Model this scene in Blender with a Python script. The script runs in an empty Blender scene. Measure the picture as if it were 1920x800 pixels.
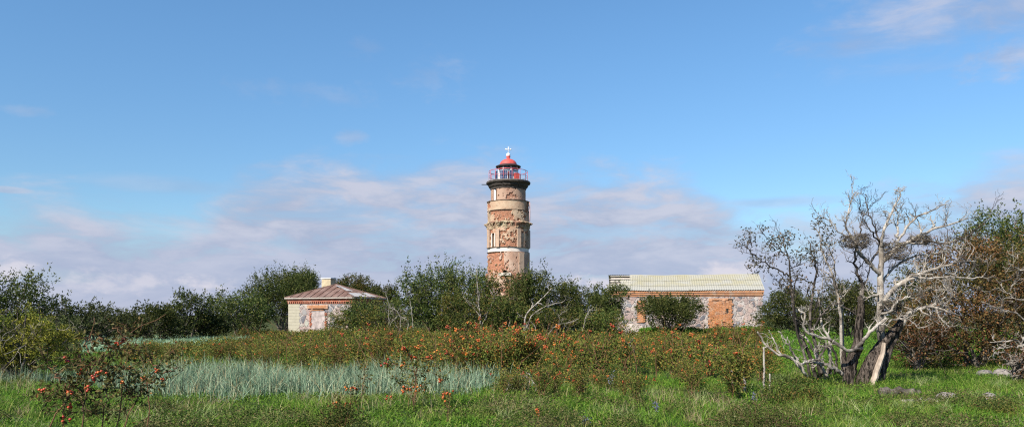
import bpy, math, random
import numpy as np
from mathutils import Vector

rng = np.random.default_rng(11)
random.seed(11)
R = math.radians
F, HY, EYE = 1440.0, 590.0, 1.6          # focal length in photo pixels, horizon row, eye height


def at(px, py, d):
    return np.array(((px - 960) / F * d, d, EYE + (HY - py) / F * d))


def X(px, d):
    return (px - 960) / F * d


def gz(x, y):
    """gentle relief of the ground"""
    x = np.asarray(x, float); y = np.asarray(y, float)
    h = .05 * np.sin(x * .55 + 1.3) * np.cos(y * .47) + .035 * np.sin(x * 1.3 + y * .9) + .02 * np.sin(x * 2.9 - y * 2.1 + .6)
    return h * np.clip((70 - np.hypot(x, y)) / 30, 0, 1)


# ------------------------------------------------------------------ noise
def _h(ix, iy, iz, s):
    n = np.sin(ix * 127.1 + iy * 311.7 + iz * 74.7 + s * 53.13) * 43758.5453
    return n - np.floor(n)


def vn(P, sc, s=0):
    P = np.asarray(P, float) * sc
    i = np.floor(P); f = P - i; f = f * f * (3 - 2 * f)
    r = 0
    for dx in (0, 1):
        for dy in (0, 1):
            for dz in (0, 1):
                w = (f[:, 0] if dx else 1 - f[:, 0]) * (f[:, 1] if dy else 1 - f[:, 1]) * (f[:, 2] if dz else 1 - f[:, 2])
                r = r + w * _h(i[:, 0] + dx, i[:, 1] + dy, i[:, 2] + dz, s)
    return r


def fbm(P, sc, s=0, o=4):
    r = 0; a = .5; t = 0
    for k in range(o):
        r = r + a * vn(P, sc * 2.03 ** k, s + k * 7); t += a; a *= .55
    return r / t


def n2(x, y, sc, s=0, o=3):
    return fbm(np.stack([x, y, np.zeros_like(x) + .37], 1), sc, s, o)


def reseed(k):
    global rng
    rng = np.random.default_rng(1000 + k)


def unit(v):
    return v / np.maximum(np.linalg.norm(v, axis=-1, keepdims=True), 1e-9)


def rdir(n):
    return unit(rng.normal(size=(n, 3)))


# ------------------------------------------------------------------ mesh builder (quads only)
class MB:
    def __init__(s, smooth=False):
        s.V, s.Q, s.M, s.n, s.smooth, s.attr = [], [], [], 0, smooth, {}

    def quads(s, V, Q, m=0):
        V = np.asarray(V, float).reshape(-1, 3); Q = np.asarray(Q, int).reshape(-1, 4)
        s.V.append(V); s.Q.append(Q + s.n); s.M.append(np.full(len(Q), m, int)); s.n += len(V)
        return s

    def box(s, c, size, rz=0, m=0, jit=0):
        a = np.array([(x, y, z) for z in (-.5, .5) for y in (-.5, .5) for x in (-.5, .5)]) * np.array(size)
        if jit: a = a + rng.normal(0, jit, a.shape)
        cs, sn = math.cos(rz), math.sin(rz)
        a = np.stack([a[:, 0] * cs - a[:, 1] * sn, a[:, 0] * sn + a[:, 1] * cs, a[:, 2]], 1) + np.array(c)
        return s.quads(a, [(0, 2, 3, 1), (4, 5, 7, 6), (0, 1, 5, 4), (2, 6, 7, 3), (0, 4, 6, 2), (1, 3, 7, 5)], m)

    def bar(s, p, q, w, h, m=0):
        """a board from p to q, w wide, h thick"""
        p = np.array(p, float); q = np.array(q, float); t = unit(q - p)
        u = np.cross(t, (0, 0, 1)); u = unit(u) if np.linalg.norm(u) > 1e-4 else np.array((1., 0, 0)); v = np.cross(u, t)
        a = [e + u * i * w / 2 + v * j * h / 2 for e in (p, q) for j in (-1, 1) for i in (-1, 1)]
        return s.quads(a, [(0, 2, 3, 1), (4, 5, 7, 6), (0, 1, 5, 4), (2, 6, 7, 3), (0, 4, 6, 2), (1, 3, 7, 5)], m)

    def grid(s, P, m=0, wrap=False):
        P = np.asarray(P, float); a, b = P.shape[:2]
        idx = np.arange(a * b).reshape(a, b)
        if wrap: idx = np.concatenate([idx, idx[:, :1]], 1)
        Q = np.stack([idx[:-1, :-1], idx[:-1, 1:], idx[1:, 1:], idx[1:, :-1]], -1).reshape(-1, 4)
        return s.quads(P.reshape(-1, 3), Q, m)

    def tube(s, path, rad, k=6, m=0, rough=0):
        p = np.asarray(path, float); n = len(p); rad = np.broadcast_to(np.asarray(rad, float), (n,))
        t = unit(np.gradient(p, axis=0)); o = np.abs(unit(p[-1] - p[0]))
        ref = np.zeros(3); ref[int(np.argmin(o))] = 1
        u = unit(np.cross(t, ref)); v = np.cross(t, u)
        a = np.arange(k) * 2 * math.pi / k
        rr = rad[:, None, None]
        if rough:                                            # bark ridges run along the stem, with a little lumpiness
            base = rng.normal(0, 1, (1, k, 1)) * .8; dr = np.cumsum(rng.normal(0, .28, (n, k, 1)), 0)
            rr = rr * (1 + rough * (base + dr * .5 + rng.normal(0, .3, (n, k, 1))).clip(-2.2, 2.2))
        ring = p[:, None, :] + rr * (u[:, None, :] * np.cos(a)[None, :, None] + v[:, None, :] * np.sin(a)[None, :, None])
        ring = np.concatenate([np.repeat(p[:1, None], k, 1), ring, np.repeat((p[-1] + t[-1] * rad[-1] * .4)[None, None], k, 1)], 0)
        return s.grid(ring, m, True)

    def lathe(s, prof, c=(0, 0, 0), k=24, m=0):
        a = np.arange(k) * 2 * math.pi / k; pr = np.array(prof, float)
        P = np.stack([pr[:, :1] * np.sin(a), -pr[:, :1] * np.cos(a), np.repeat(pr[:, 1:2], k, 1)], -1) + np.array(c)
        return s.grid(P[:, ::-1][::1], m, True)

    def leaves(s, P, D, L, W, m=0, fold=.25):
        """rhombic leaves: base points P, directions D, lengths L, widths W"""
        n = len(P)
        if n == 0: return s
        L = np.broadcast_to(L, (n,))[:, None]; W = np.broadcast_to(W, (n,))[:, None]
        D = unit(D); u = unit(np.cross(D, rdir(n))); w = np.cross(D, u)
        mid = P + D * L * .48
        V = np.stack([P, mid + u * W * .5 + w * W * fold, P + D * L, mid - u * W * .5 + w * W * fold], 1)
        return s.quads(V.reshape(-1, 3), np.arange(n * 4).reshape(n, 4), m)

    def blades(s, P, h, w, lean, m=0, seg=2, ang=None):
        n = len(P)
        if n == 0: return s
        h = np.broadcast_to(h, (n,)); w = np.broadcast_to(w, (n,)); lean = np.broadcast_to(lean, (n,))
        a = rng.uniform(0, 2 * math.pi, n) if ang is None else ang
        b = rng.uniform(0, 2 * math.pi, n)
        ld = np.stack([np.cos(a), np.sin(a), a * 0], 1); wd = np.stack([np.cos(b), np.sin(b), b * 0], 1)
        rings = []
        for i in range(seg + 1):
            t = i / seg
            c = P + ld * (h * lean * t * t)[:, None]
            c[:, 2] += h * t * (1 - .35 * np.clip(lean, 0, 1.4) * t)
            ww = (w * (1 - t) ** .6 + .0006)[:, None] * .5
            rings += [c - wd * ww, c + wd * ww]
        V = np.stack(rings, 1); k = 2 * (seg + 1)
        q = np.array([(2 * i, 2 * i + 1, 2 * i + 3, 2 * i + 2) for i in range(seg)])
        Q = (np.arange(n)[:, None, None] * k + q[None]).reshape(-1, 4)
        return s.quads(V.reshape(-1, 3), Q, m)

    def balls(s, C, r, k=7, rings=4, m=0, squash=1.0):
        ph = np.linspace(.02, math.pi - .02, rings + 1); a = np.arange(k) * 2 * math.pi / k
        S = np.stack([np.sin(ph)[:, None] * np.cos(a), np.sin(ph)[:, None] * np.sin(a), np.repeat(np.cos(ph)[:, None] * squash, k, 1)], -1)
        idx = np.arange((rings + 1) * k).reshape(rings + 1, k); idx = np.concatenate([idx, idx[:, :1]], 1)
        q = np.stack([idx[:-1, :-1], idx[1:, :-1], idx[1:, 1:], idx[:-1, 1:]], -1).reshape(-1, 4)
        C = np.asarray(C, float); n = len(C); r = np.broadcast_to(r, (n,))
        V = C[:, None] + r[:, None, None] * S.reshape(1, -1, 3)
        return s.quads(V.reshape(-1, 3), (np.arange(n)[:, None, None] * S[..., 0].size + q[None]).reshape(-1, 4), m)

    def mesh(s, name, mats):
        V = np.concatenate(s.V); Q = np.concatenate(s.Q); M = np.concatenate(s.M)
        me = bpy.data.meshes.new(name)
        me.vertices.add(len(V)); me.vertices.foreach_set('co', V.astype(np.float32).ravel())
        me.loops.add(Q.size); me.loops.foreach_set('vertex_index', Q.astype(np.int32).ravel())
        me.polygons.add(len(Q)); me.polygons.foreach_set('loop_start', (np.arange(len(Q)) * 4).astype(np.int32))
        for m in (mats if isinstance(mats, (list, tuple)) else [mats]): me.materials.append(m)
        me.polygons.foreach_set('material_index', M.astype(np.int32))
        me.polygons.foreach_set('use_smooth', np.full(len(Q), s.smooth))
        me.update(calc_edges=True)
        for k, a in s.attr.items():
            t = me.attributes.new(k, 'FLOAT' if a.ndim == 1 else 'FLOAT_VECTOR', 'POINT')
            t.data.foreach_set('value' if a.ndim == 1 else 'vector', a.astype(np.float32).ravel())
        return me

    def build(s, name, mats, parent=None):
        o = bpy.data.objects.new(name, s.mesh(name, mats)); COL.objects.link(o)
        if parent is not None: o.parent = parent
        return o


scene = bpy.context.scene
COL = scene.collection


def tag(o, label=None, cat=None, group=None, kind=None):
    if label: o['label'] = label
    if cat: o['category'] = cat
    if group: o['group'] = group
    if kind: o['kind'] = kind
    return o


def empty(name, loc, label, cat, group=None, rz=0):
    o = bpy.data.objects.new(name, None); COL.objects.link(o); o.location = loc; o.rotation_euler = (0, 0, rz)
    o.empty_display_size = .2
    return tag(o, label, cat, group)


def dup(root, loc, rz, sc=1.0):
    c = root.copy(); COL.objects.link(c); c.location = loc; c.rotation_euler = (0, 0, rz); c.scale = (sc, sc, sc)
    for ch in root.children:
        d = ch.copy(); COL.objects.link(d); d.parent = c
        for g in ch.children:
            e = g.copy(); COL.objects.link(e); e.parent = d
    return c


# ------------------------------------------------------------------ materials
class NT:
    def __init__(s, tree):
        s.t = tree; s.n = tree.nodes; s.l = tree.links

    def node(s, ty, **kw):
        n = s.n.new(ty)
        for k, v in kw.items(): setattr(n, k, v)
        return n

    def put(s, sock, v):
        if hasattr(v, 'is_output') or isinstance(v, bpy.types.NodeSocket): s.l.new(v, sock)
        elif isinstance(v, (tuple, list)) and len(v) == 3 and sock.type == 'RGBA': sock.default_value = (*v, 1)
        else: sock.default_value = v

    def m(s, op, a, b=None, c=None, clamp=False):
        n = s.node('ShaderNodeMath', operation=op, use_clamp=clamp)
        for i, v in enumerate((a, b, c)):
            if v is not None: s.put(n.inputs[i], v)
        return n.outputs[0]

    def mix(s, f, a, b, blend='MIX'):
        n = s.node('ShaderNodeMix', data_type='RGBA', blend_type=blend)
        s.put(n.inputs[0], f); s.put(n.inputs[6], a); s.put(n.inputs[7], b)
        return n.outputs[2]

    def ss(s, v, lo, hi):
        n = s.node('ShaderNodeMapRange', interpolation_type='SMOOTHSTEP')
        s.put(n.inputs[0], v); n.inputs[1].default_value = lo; n.inputs[2].default_value = hi
        return n.outputs[0]

    def noise(s, vec, scale, detail=4, rough=.55, dist=0):
        n = s.node('ShaderNodeTexNoise'); n.inputs['Scale'].default_value = scale; n.inputs['Detail'].default_value = detail
        n.inputs['Roughness'].default_value = rough; n.inputs['Distortion'].default_value = dist
        if vec is not None: s.put(n.inputs['Vector'], vec)
        return n.outputs[0]

    def ramp(s, f, stops, const=False):
        n = s.node('ShaderNodeValToRGB'); cr = n.color_ramp
        if const: cr.interpolation = 'CONSTANT'
        while len(cr.elements) < len(stops): cr.elements.new(.5)
        for e, (p, c) in zip(cr.elements, stops): e.position = p; e.color = (*c, 1)
        s.put(n.inputs[0], f)
        return n.outputs[0]

    def obj(s):
        return s.node('ShaderNodeTexCoord').outputs['Object']

    def bump(s, h, st=.4, dist=.03):
        n = s.node('ShaderNodeBump'); n.inputs['Strength'].default_value = st; n.inputs['Distance'].default_value = dist
        s.put(n.inputs['Height'], h)
        return n.outputs[0]


def mat(name):
    m = bpy.data.materials.new(name); m.use_nodes = True
    t = NT(m.node_tree); b = t.n['Principled BSDF']
    return m, t, b


def plain(name, c, rough=.7, var=.25, sc=6., metal=0, spec=.3):
    m, t, b = mat(name)
    n = t.noise(t.obj(), sc, 6, .65)
    lo = tuple(v * (1 - var) for v in c); hi = tuple(min(1, v * (1 + var)) for v in c)
    t.put(b.inputs['Base Color'], t.ramp(n, [(.3, lo), (.7, hi)]))
    b.inputs['Roughness'].default_value = rough; b.inputs['Metallic'].default_value = metal
    b.inputs['Specular IOR Level'].default_value = spec
    t.put(b.inputs['Normal'], t.bump(n, .25, .02))
    return m


def foliage(name, stops, patch=None, patch_sc=.6, patch_amt=.6, trans=.25, rough=.6, spec=.12):
    """each leaf takes a colour from the stops; patches of another colour by a broad noise"""
    m, t, b = mat(name)
    g = t.node('ShaderNodeNewGeometry')
    c = t.ramp(g.outputs['Random Per Island'], stops)
    if patch:
        k = t.ss(t.noise(t.obj(), patch_sc, 3), .46, .62)
        c = t.mix(t.m('MULTIPLY', k, patch_amt), c, t.ramp(g.outputs['Random Per Island'], patch))
    oi = t.node('ShaderNodeObjectInfo')
    hs = t.node('ShaderNodeHueSaturation'); t.put(hs.inputs['Color'], c)
    t.put(hs.inputs['Value'], t.m('MULTIPLY_ADD', oi.outputs['Random'], .55, .68))
    t.put(hs.inputs['Hue'], t.m('MULTIPLY_ADD', oi.outputs['Random'], .03, .485))
    c = hs.outputs[0]
    t.put(b.inputs['Base Color'], c); b.inputs['Roughness'].default_value = rough; b.inputs['Specular IOR Level'].default_value = spec
    tr = t.node('ShaderNodeBsdfTranslucent'); t.put(tr.inputs[0], c)
    mx = t.node('ShaderNodeMixShader'); mx.inputs[0].default_value = trans
    t.l.new(b.outputs[0], mx.inputs[1]); t.l.new(tr.outputs[0], mx.inputs[2]); t.l.new(mx.outputs[0], t.n['Material Output'].inputs[0])
    return m


def bleached(name, hi, lo, dark, sc=5., amt=.5):
    m, t, b = mat(name)
    o = t.obj()
    n = t.noise(o, sc, 7, .7)
    mp = t.node('ShaderNodeMapping'); mp.inputs['Scale'].default_value = (9, 9, 1.4); t.put(mp.inputs[0], o)
    g = t.noise(mp.outputs[0], 4, 5, .7)
    c = t.mix(t.ss(n, .35, .7), lo, hi)
    c = t.mix(t.m('MULTIPLY', t.ss(t.noise(o, sc * .35, 4), .5 - amt * .2 + .1, .75 - amt * .2), .85), c, dark)
    c = t.mix(t.m('MULTIPLY', t.ss(g, .55, .7), .6), c, dark)
    t.put(b.inputs['Base Color'], c); b.inputs['Roughness'].default_value = .8; b.inputs['Specular IOR Level'].default_value = .2
    t.put(b.inputs['Normal'], t.bump(g, .6, .02))
    return m


def fieldstone(name, white=0.3, sc=1.9):
    m, t, b = mat(name)
    o = t.obj()
    d = t.noise(o, 2.5, 3)
    v0 = t.node('ShaderNodeVectorMath', operation='MULTIPLY_ADD')
    cmb = t.node('ShaderNodeCombineXYZ'); t.put(cmb.inputs[0], d); t.put(cmb.inputs[2], d)
    t.put(v0.inputs[0], cmb.outputs[0]); v0.inputs[1].default_value = (.35, .35, .35); t.put(v0.inputs[2], o)
    vo = t.node('ShaderNodeTexVoronoi'); vo.inputs['Scale'].default_value = sc; t.put(vo.inputs['Vector'], v0.outputs[0])
    ve = t.node('ShaderNodeTexVoronoi', feature='DISTANCE_TO_EDGE'); ve.inputs['Scale'].default_value = sc; t.put(ve.inputs['Vector'], v0.outputs[0])
    sp = t.node('ShaderNodeSeparateColor'); t.put(sp.inputs[0], vo.outputs['Color'])
    stone = t.ramp(sp.outputs[0], [(0, (.11, .11, .125)), (.18, (.27, .25, .24)), (.36, (.40, .29, .25)), (.52, (.30, .22, .20)), (.66, (.43, .36, .31)), (.82, (.20, .20, .215)), (.93, (.36, .35, .29))], True)
    fine = t.noise(o, 9, 6, .7)
    stone = t.mix(t.m('MULTIPLY', t.ss(fine, .4, .75), .35), stone, (.45, .40, .35))
    mort = t.mix(t.ss(t.noise(o, 1.1, 5, .65), .42, .62), (.36, .275, .24), (.45, .41, .375))
    k = t.ss(t.m('ADD', ve.outputs['Distance'], t.m('MULTIPLY', t.m('SUBTRACT', fine, .5), .16)), .05, .12)
    k = t.m('MULTIPLY', k, t.m('SUBTRACT', 1, t.m('MULTIPLY', t.ss(t.noise(o, .8, 5, .6), .5, .62), white)))
    c = t.mix(k, mort, stone)
    t.put(b.inputs['Base Color'], c); b.inputs['Roughness'].default_value = .9; b.inputs['Specular IOR Level'].default_value = .15
    t.put(b.inputs['Normal'], t.bump(t.m('ADD', k, t.m('MULTIPLY', fine, .6)), .9, .08))
    return m


def brick(name, c1=(.46, .17, .075), c2=(.36, .12, .06), mortar=(.42, .30, .22), dirt=(.16, .10, .075), amt=.5):
    m, t, b = mat(name)
    o = t.obj()
    br = t.node('ShaderNodeTexBrick'); br.inputs['Scale'].default_value = 1; br.inputs['Brick Width'].default_value = .26
    br.inputs['Row Height'].default_value = .078; br.inputs['Mortar Size'].default_value = .008
    sx = t.node('ShaderNodeSeparateXYZ'); t.put(sx.inputs[0], o); cx = t.node('ShaderNodeCombineXYZ')
    t.put(cx.inputs[0], t.m('ADD', sx.outputs[0], sx.outputs[1])); t.put(cx.inputs[1], sx.outputs[2])
    t.put(br.inputs['Vector'], cx.outputs[0])
    t.put(br.inputs['Color1'], c1); t.put(br.inputs['Color2'], c2); t.put(br.inputs['Mortar'], mortar)
    n = t.noise(o, 3, 6, .7)
    c = t.mix(t.m('MULTIPLY', t.ss(n, .5, .68), amt), br.outputs[0], dirt)
    c = t.mix(t.m('MULTIPLY', t.ss(t.noise(o, 1.9, 5, .65), .52, .66), .6), c, (.48, .36, .27))
    t.put(b.inputs['Base Color'], c); b.inputs['Roughness'].default_value = .9; b.inputs['Specular IOR Level'].default_value = .15
    t.put(b.inputs['Normal'], t.bump(t.m('ADD', n, t.m('MULTIPLY', br.outputs[1], -.4)), .6, .04))
    return m


def peeling(name, plaster, plaster2, bcol=(.36, .13, .07), dirt=.4):
    """plaster falling off brick: the mesh carries where (attribute peel) and the unrolled coordinate (attribute unrolled)"""
    m, t, b = mat(name)
    o = t.obj()
    pe = t.node('ShaderNodeAttribute', attribute_name='peel').outputs['Fac']
    un = t.node('ShaderNodeAttribute', attribute_name='unrolled').outputs['Vector']
    br = t.node('ShaderNodeTexBrick'); br.inputs['Scale'].default_value = 1; br.inputs['Brick Width'].default_value = .28
    br.inputs['Row Height'].default_value = .09; br.inputs['Mortar Size'].default_value = .012
    t.put(br.inputs['Vector'], un); t.put(br.inputs['Color1'], bcol); t.put(br.inputs['Color2'], tuple(v * .62 for v in bcol)); t.put(br.inputs['Mortar'], (.40, .29, .21))
    n = t.noise(o, 4.5, 7, .72)
    bc = t.mix(t.m('MULTIPLY', t.ss(n, .54, .66), .55), br.outputs[0], (.48, .32, .20))
    bc = t.mix(t.m('MULTIPLY', t.ss(t.noise(o, 7, 5, .7), .53, .64), .8), bc, (.07, .045, .035))
    mp = t.node('ShaderNodeMapping'); mp.inputs['Scale'].default_value = (2.2, 2.2, .35); t.put(mp.inputs[0], o)
    pc = t.mix(t.ss(t.noise(o, .9, 5, .6), .42, .6), plaster, plaster2)
    pc = t.mix(t.m('MULTIPLY', t.ss(t.noise(mp.outputs[0], 2.2, 6, .7), .54, .7), dirt), pc, (.17, .125, .085))
    pc = t.mix(t.m('MULTIPLY', t.ss(n, .58, .72), .35), pc, (.36, .22, .14))
    k = t.ss(t.m('ADD', pe, t.m('MULTIPLY', t.m('SUBTRACT', n, .5), .5)), .42, .58)
    t.put(b.inputs['Base Color'], t.mix(k, pc, bc)); b.inputs['Roughness'].default_value = .92; b.inputs['Specular IOR Level'].default_value = .1
    t.put(b.inputs['Normal'], t.bump(t.m('ADD', n, t.m('MULTIPLY', br.outputs[1], -.3)), .5, .05))
    return m


# leaves: three-to-five leaf colours each
G = {}
G['dark'] = foliage('dark_leaf', [(0, (.014, .026, .006)), (.45, (.046, .066, .014)), (.8, (.092, .112, .027)), (1, (.20, .19, .06))], [(0, (.04, .05, .010)), (1, (.13, .12, .03))], .7, .5)
G['mid'] = foliage('olive_leaf', [(0, (.022, .036, .008)), (.4, (.060, .088, .018)), (.75, (.11, .135, .030)), (.93, (.19, .17, .05)), (1, (.24, .13, .04))], [(0, (.07, .07, .012)), (.6, (.16, .14, .028)), (1, (.22, .13, .03))], .7, .6)
G['grey'] = foliage('grey_leaf', [(0, (.030, .044, .014)), (.5, (.070, .095, .028)), (1, (.16, .18, .065))], [(0, (.05, .06, .02)), (1, (.12, .12, .05))], .5, .4)
G['rose'] = foliage('rose_leaf', [(0, (.020, .032, .008)), (.35, (.075, .112, .018)), (.65, (.135, .170, .032)), (.87, (.24, .215, .05)), (.96, (.30, .16, .04)), (1, (.38, .12, .025))], [(0, (.08, .06, .014)), (.5, (.22, .17, .034)), (1, (.33, .18, .04))], 1.1, .55)
G['rose_near'] = foliage('near_rose_leaf', [(0, (.030, .044, .012)), (.4, (.085, .11, .030)), (.8, (.16, .17, .055)), (.95, (.24, .19, .07)), (1, (.30, .14, .04))], [(0, (.06, .05, .015)), (1, (.20, .13, .04))], 2., .5)
G['rust'] = foliage('rust_leaf', [(0, (.018, .016, .008)), (.25, (.055, .046, .014)), (.5, (.105, .060, .024)), (.75, (.18, .075, .034)), (.92, (.24, .105, .05)), (1, (.28, .22, .08))], [(0, (.02, .026, .01)), (.5, (.06, .070, .018)), (1, (.17, .15, .04))], .75, .75)
G['juniper'] = foliage('juniper_needle', [(0, (.05, .055, .008)), (.5, (.16, .155, .022)), (1, (.34, .28, .045))], [(0, (.020, .045, .008)), (1, (.09, .16, .025))], 1.4, .7, .1)
G['wither'] = foliage('withered_leaf', [(0, (.03, .028, .02)), (.5, (.075, .065, .04)), (.85, (.10, .09, .05)), (1, (.22, .10, .04))])
G['herb'] = foliage('herb_leaf', [(0, (.03, .05, .012)), (.4, (.075, .12, .022)), (.75, (.15, .165, .045)), (1, (.26, .19, .09))], [(0, (.06, .05, .022)), (1, (.20, .15, .07))], .9, .6)
G['clover'] = foliage('meadow_leaf', [(0, (.028, .080, .010)), (.5, (.085, .20, .018)), (1, (.18, .30, .03))], [(0, (.05, .09, .014)), (1, (.20, .21, .05))], .8, .6, .3)
G['grass'] = foliage('meadow_blade', [(0, (.040, .11, .012)), (.45, (.115, .25, .022)), (.85, (.21, .35, .040)), (1, (.42, .40, .12))], [(0, (.09, .10, .025)), (.7, (.21, .20, .06)), (1, (.36, .30, .14))], .55, .55, .3)
G['lyme'] = foliage('lyme_blade', [(0, (.09, .16, .09)), (.4, (.20, .31, .185)), (.8, (.35, .46, .295)), (1, (.58, .60, .36))], [(0, (.12, .24, .14)), (1, (.40, .53, .35))], .4, .5, .2, .45)
G['pale'] = foliage('pale_blade', [(0, (.14, .22, .06)), (.5, (.24, .32, .10)), (1, (.42, .42, .20))], None, trans=.25)
G['straw'] = foliage('straw_blade', [(0, (.22, .18, .08)), (.5, (.38, .31, .15)), (1, (.52, .44, .25))], None, trans=.2)
G['hip'] = foliage('rose_hip_skin', [(0, (.26, .045, .012)), (.4, (.42, .075, .015)), (.8, (.50, .12, .022)), (1, (.46, .20, .04))], None, trans=.05, rough=.35, spec=.4)
G['hip_red'] = foliage('red_hip_skin', [(0, (.30, .030, .015)), (.6, (.50, .065, .022)), (1, (.55, .14, .03))], None, trans=.05, rough=.3, spec=.5)
G['blue'] = foliage('blue_petal', [(0, (.10, .11, .19)), (1, (.22, .22, .33))], None)
BARK = bleached('grey_bark', (.26, .22, .18), (.12, .095, .075), (.035, .028, .022), 6, .6)
STEM = bleached('brown_stem', (.22, .12, .06), (.13, .065, .035), (.05, .03, .02), 8, .5)
BONE = bleached('bleached_wood', (.48, .435, .375), (.23, .19, .15), (.04, .032, .026), 6, .62)
BONE_BARK = bleached('dead_bark', (.22, .18, .145), (.075, .060, .048), (.014, .011, .009), 7, .95)
SPLIT = plain('bare_heartwood', (.42, .33, .25), .8, .4, 5)
TRUNKM, t, b = mat('furrowed_dead_bark')
o_ = t.obj(); mp_ = t.node('ShaderNodeMapping'); mp_.inputs['Scale'].default_value = (11, 11, 1.3); t.put(mp_.inputs[0], o_)
g_ = t.noise(mp_.outputs[0], 2.2, 6, .7, .6); n_ = t.noise(o_, 5, 6, .7)
c_ = t.mix(t.ss(n_, .4, .62), (.085, .066, .052), (.17, .135, .11))
c_ = t.mix(t.ss(t.noise(o_, 1.7, 4), .56, .66), c_, (.30, .26, .22))
c_ = t.mix(t.ss(g_, .46, .56), c_, (.012, .010, .008))
t.put(b.inputs['Base Color'], c_); b.inputs['Roughness'].default_value = .9; b.inputs['Specular IOR Level'].default_value = .1
t.put(b.inputs['Normal'], t.bump(t.m('MULTIPLY', g_, -1.), 1., .06))
TWIG = bleached('nest_twig', (.22, .18, .14), (.10, .08, .06), (.025, .02, .016), 9, .5)

# ------------------------------------------------------------------ sky, sun, camera
EL, AZ = R(40), R(38)                       # the sun stands behind the camera, to the left
w = bpy.data.worlds.new('World'); scene.world = w; w.use_nodes = True
t = NT(w.node_tree)
bg = t.n['Background']
sky = t.node('ShaderNodeTexSky', sky_type='NISHITA')
sky.sun_disc = False; sky.sun_elevation = EL; sky.sun_rotation = math.pi + AZ
sky.air_density = 1.0; sky.dust_density = .15; sky.ozone_density = 2.4
STR = .102
EXPO = .66
hs = t.node('ShaderNodeHueSaturation'); hs.inputs['Saturation'].default_value = 1.08; t.put(hs.inputs['Color'], sky.outputs[0])
sep = t.node('ShaderNodeSeparateXYZ'); t.put(sep.inputs[0], t.node('ShaderNodeTexCoord').outputs['Generated'])
az = t.m('ARCTAN2', sep.outputs[0], sep.outputs[1]); el = t.m('ARCSINE', sep.outputs[2])
skyc = t.mix(1., hs.outputs[0], t.mix(t.ss(el, .0, .42), (.62, .725, .80), (.80, 1.0, 1.07)), 'MULTIPLY')


def comb(a, b, c=0.):
    n = t.node('ShaderNodeCombineXYZ'); t.put(n.inputs[0], a); t.put(n.inputs[1], b); t.put(n.inputs[2], c)
    return n.outputs[0]


def ang(px, py):
    u = (px - 960) / F; v = (HY - py) / F
    return math.atan(u), math.atan2(v, math.hypot(1, u))


na = t.noise(comb(t.m('MULTIPLY', az, 8.), t.m('MULTIPLY', el, 22.)), 1.0, 8, .6, .35)
nb = t.noise(comb(t.m('MULTIPLY', az, 9.), t.m('MULTIPLY', el, 34.), 3.), 1.0, 8, .6, .4)
nc = t.noise(comb(t.m('MULTIPLY', az, 26.), t.m('MULTIPLY', el, 46.), 8.), 1.0, 6, .6, .2)
nd = t.noise(comb(t.m('MULTIPLY', az, 34.), t.m('MULTIPLY', el, 62.), 5.), 1.0, 7, .62, .15)
fc = t.node('ShaderNodeFloatCurve'); cv = fc.mapping.curves[0]
pts = [(-400, 400), (0, 385), (180, 372), (300, 400), (380, 385), (430, 335), (500, 305), (620, 296), (760, 300), (930, 288), (1010, 318), (1100, 310), (1230, 318), (1310, 335), (1390, 375), (1490, 405), (1600, 382), (1720, 345), (1840, 305), (1930, 290), (2400, 300)]
cp = [((ang(p, 0)[0] + .9) / 1.8, ang(p, q)[1] / .4) for p, q in pts]
cv.points[0].location = (0, .3); cv.points[1].location = (1, .45)
for p in cp: cv.points.new(*p)
for p in cv.points: p.handle_type = 'AUTO_CLAMPED'
fc.mapping.update()
t.put(fc.inputs['Value'], t.m('DIVIDE', t.m('ADD', az, .9), 1.8, clamp=True))
edge = t.m('MULTIPLY', fc.outputs[0], .4)
dd = t.m('ADD', t.m('SUBTRACT', edge, el), t.m('MULTIPLY', t.m('SUBTRACT', na, .5), .16))
bank = t.ss(dd, -.018, .055)
thin = t.m('ADD', .58, t.m('MULTIPLY', t.ss(nb, .33, .62), .48))
low = t.ss(el, .135, .02)
lift = t.m('ADD', thin, t.m('MULTIPLY', low, .25))
alpha = t.m('MULTIPLY', bank, t.m('MINIMUM', lift, .93))


def blob(px, py, w_, h_, amt, nz, soft=.5, k=.9):
    a0, e0 = ang(px, py)
    q = t.m('SQRT', t.m('ADD', t.m('POWER', t.m('DIVIDE', t.m('SUBTRACT', az, a0), w_ / F), 2.), t.m('POWER', t.m('DIVIDE', t.m('SUBTRACT', el, e0), h_ / F), 2.)))
    g = t.m('ADD', t.m('SUBTRACT', 1., q), t.m('MULTIPLY', t.m('SUBTRACT', nz, .5), k))
    return t.m('MULTIPLY', t.ss(g, 0., soft), amt)


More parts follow.
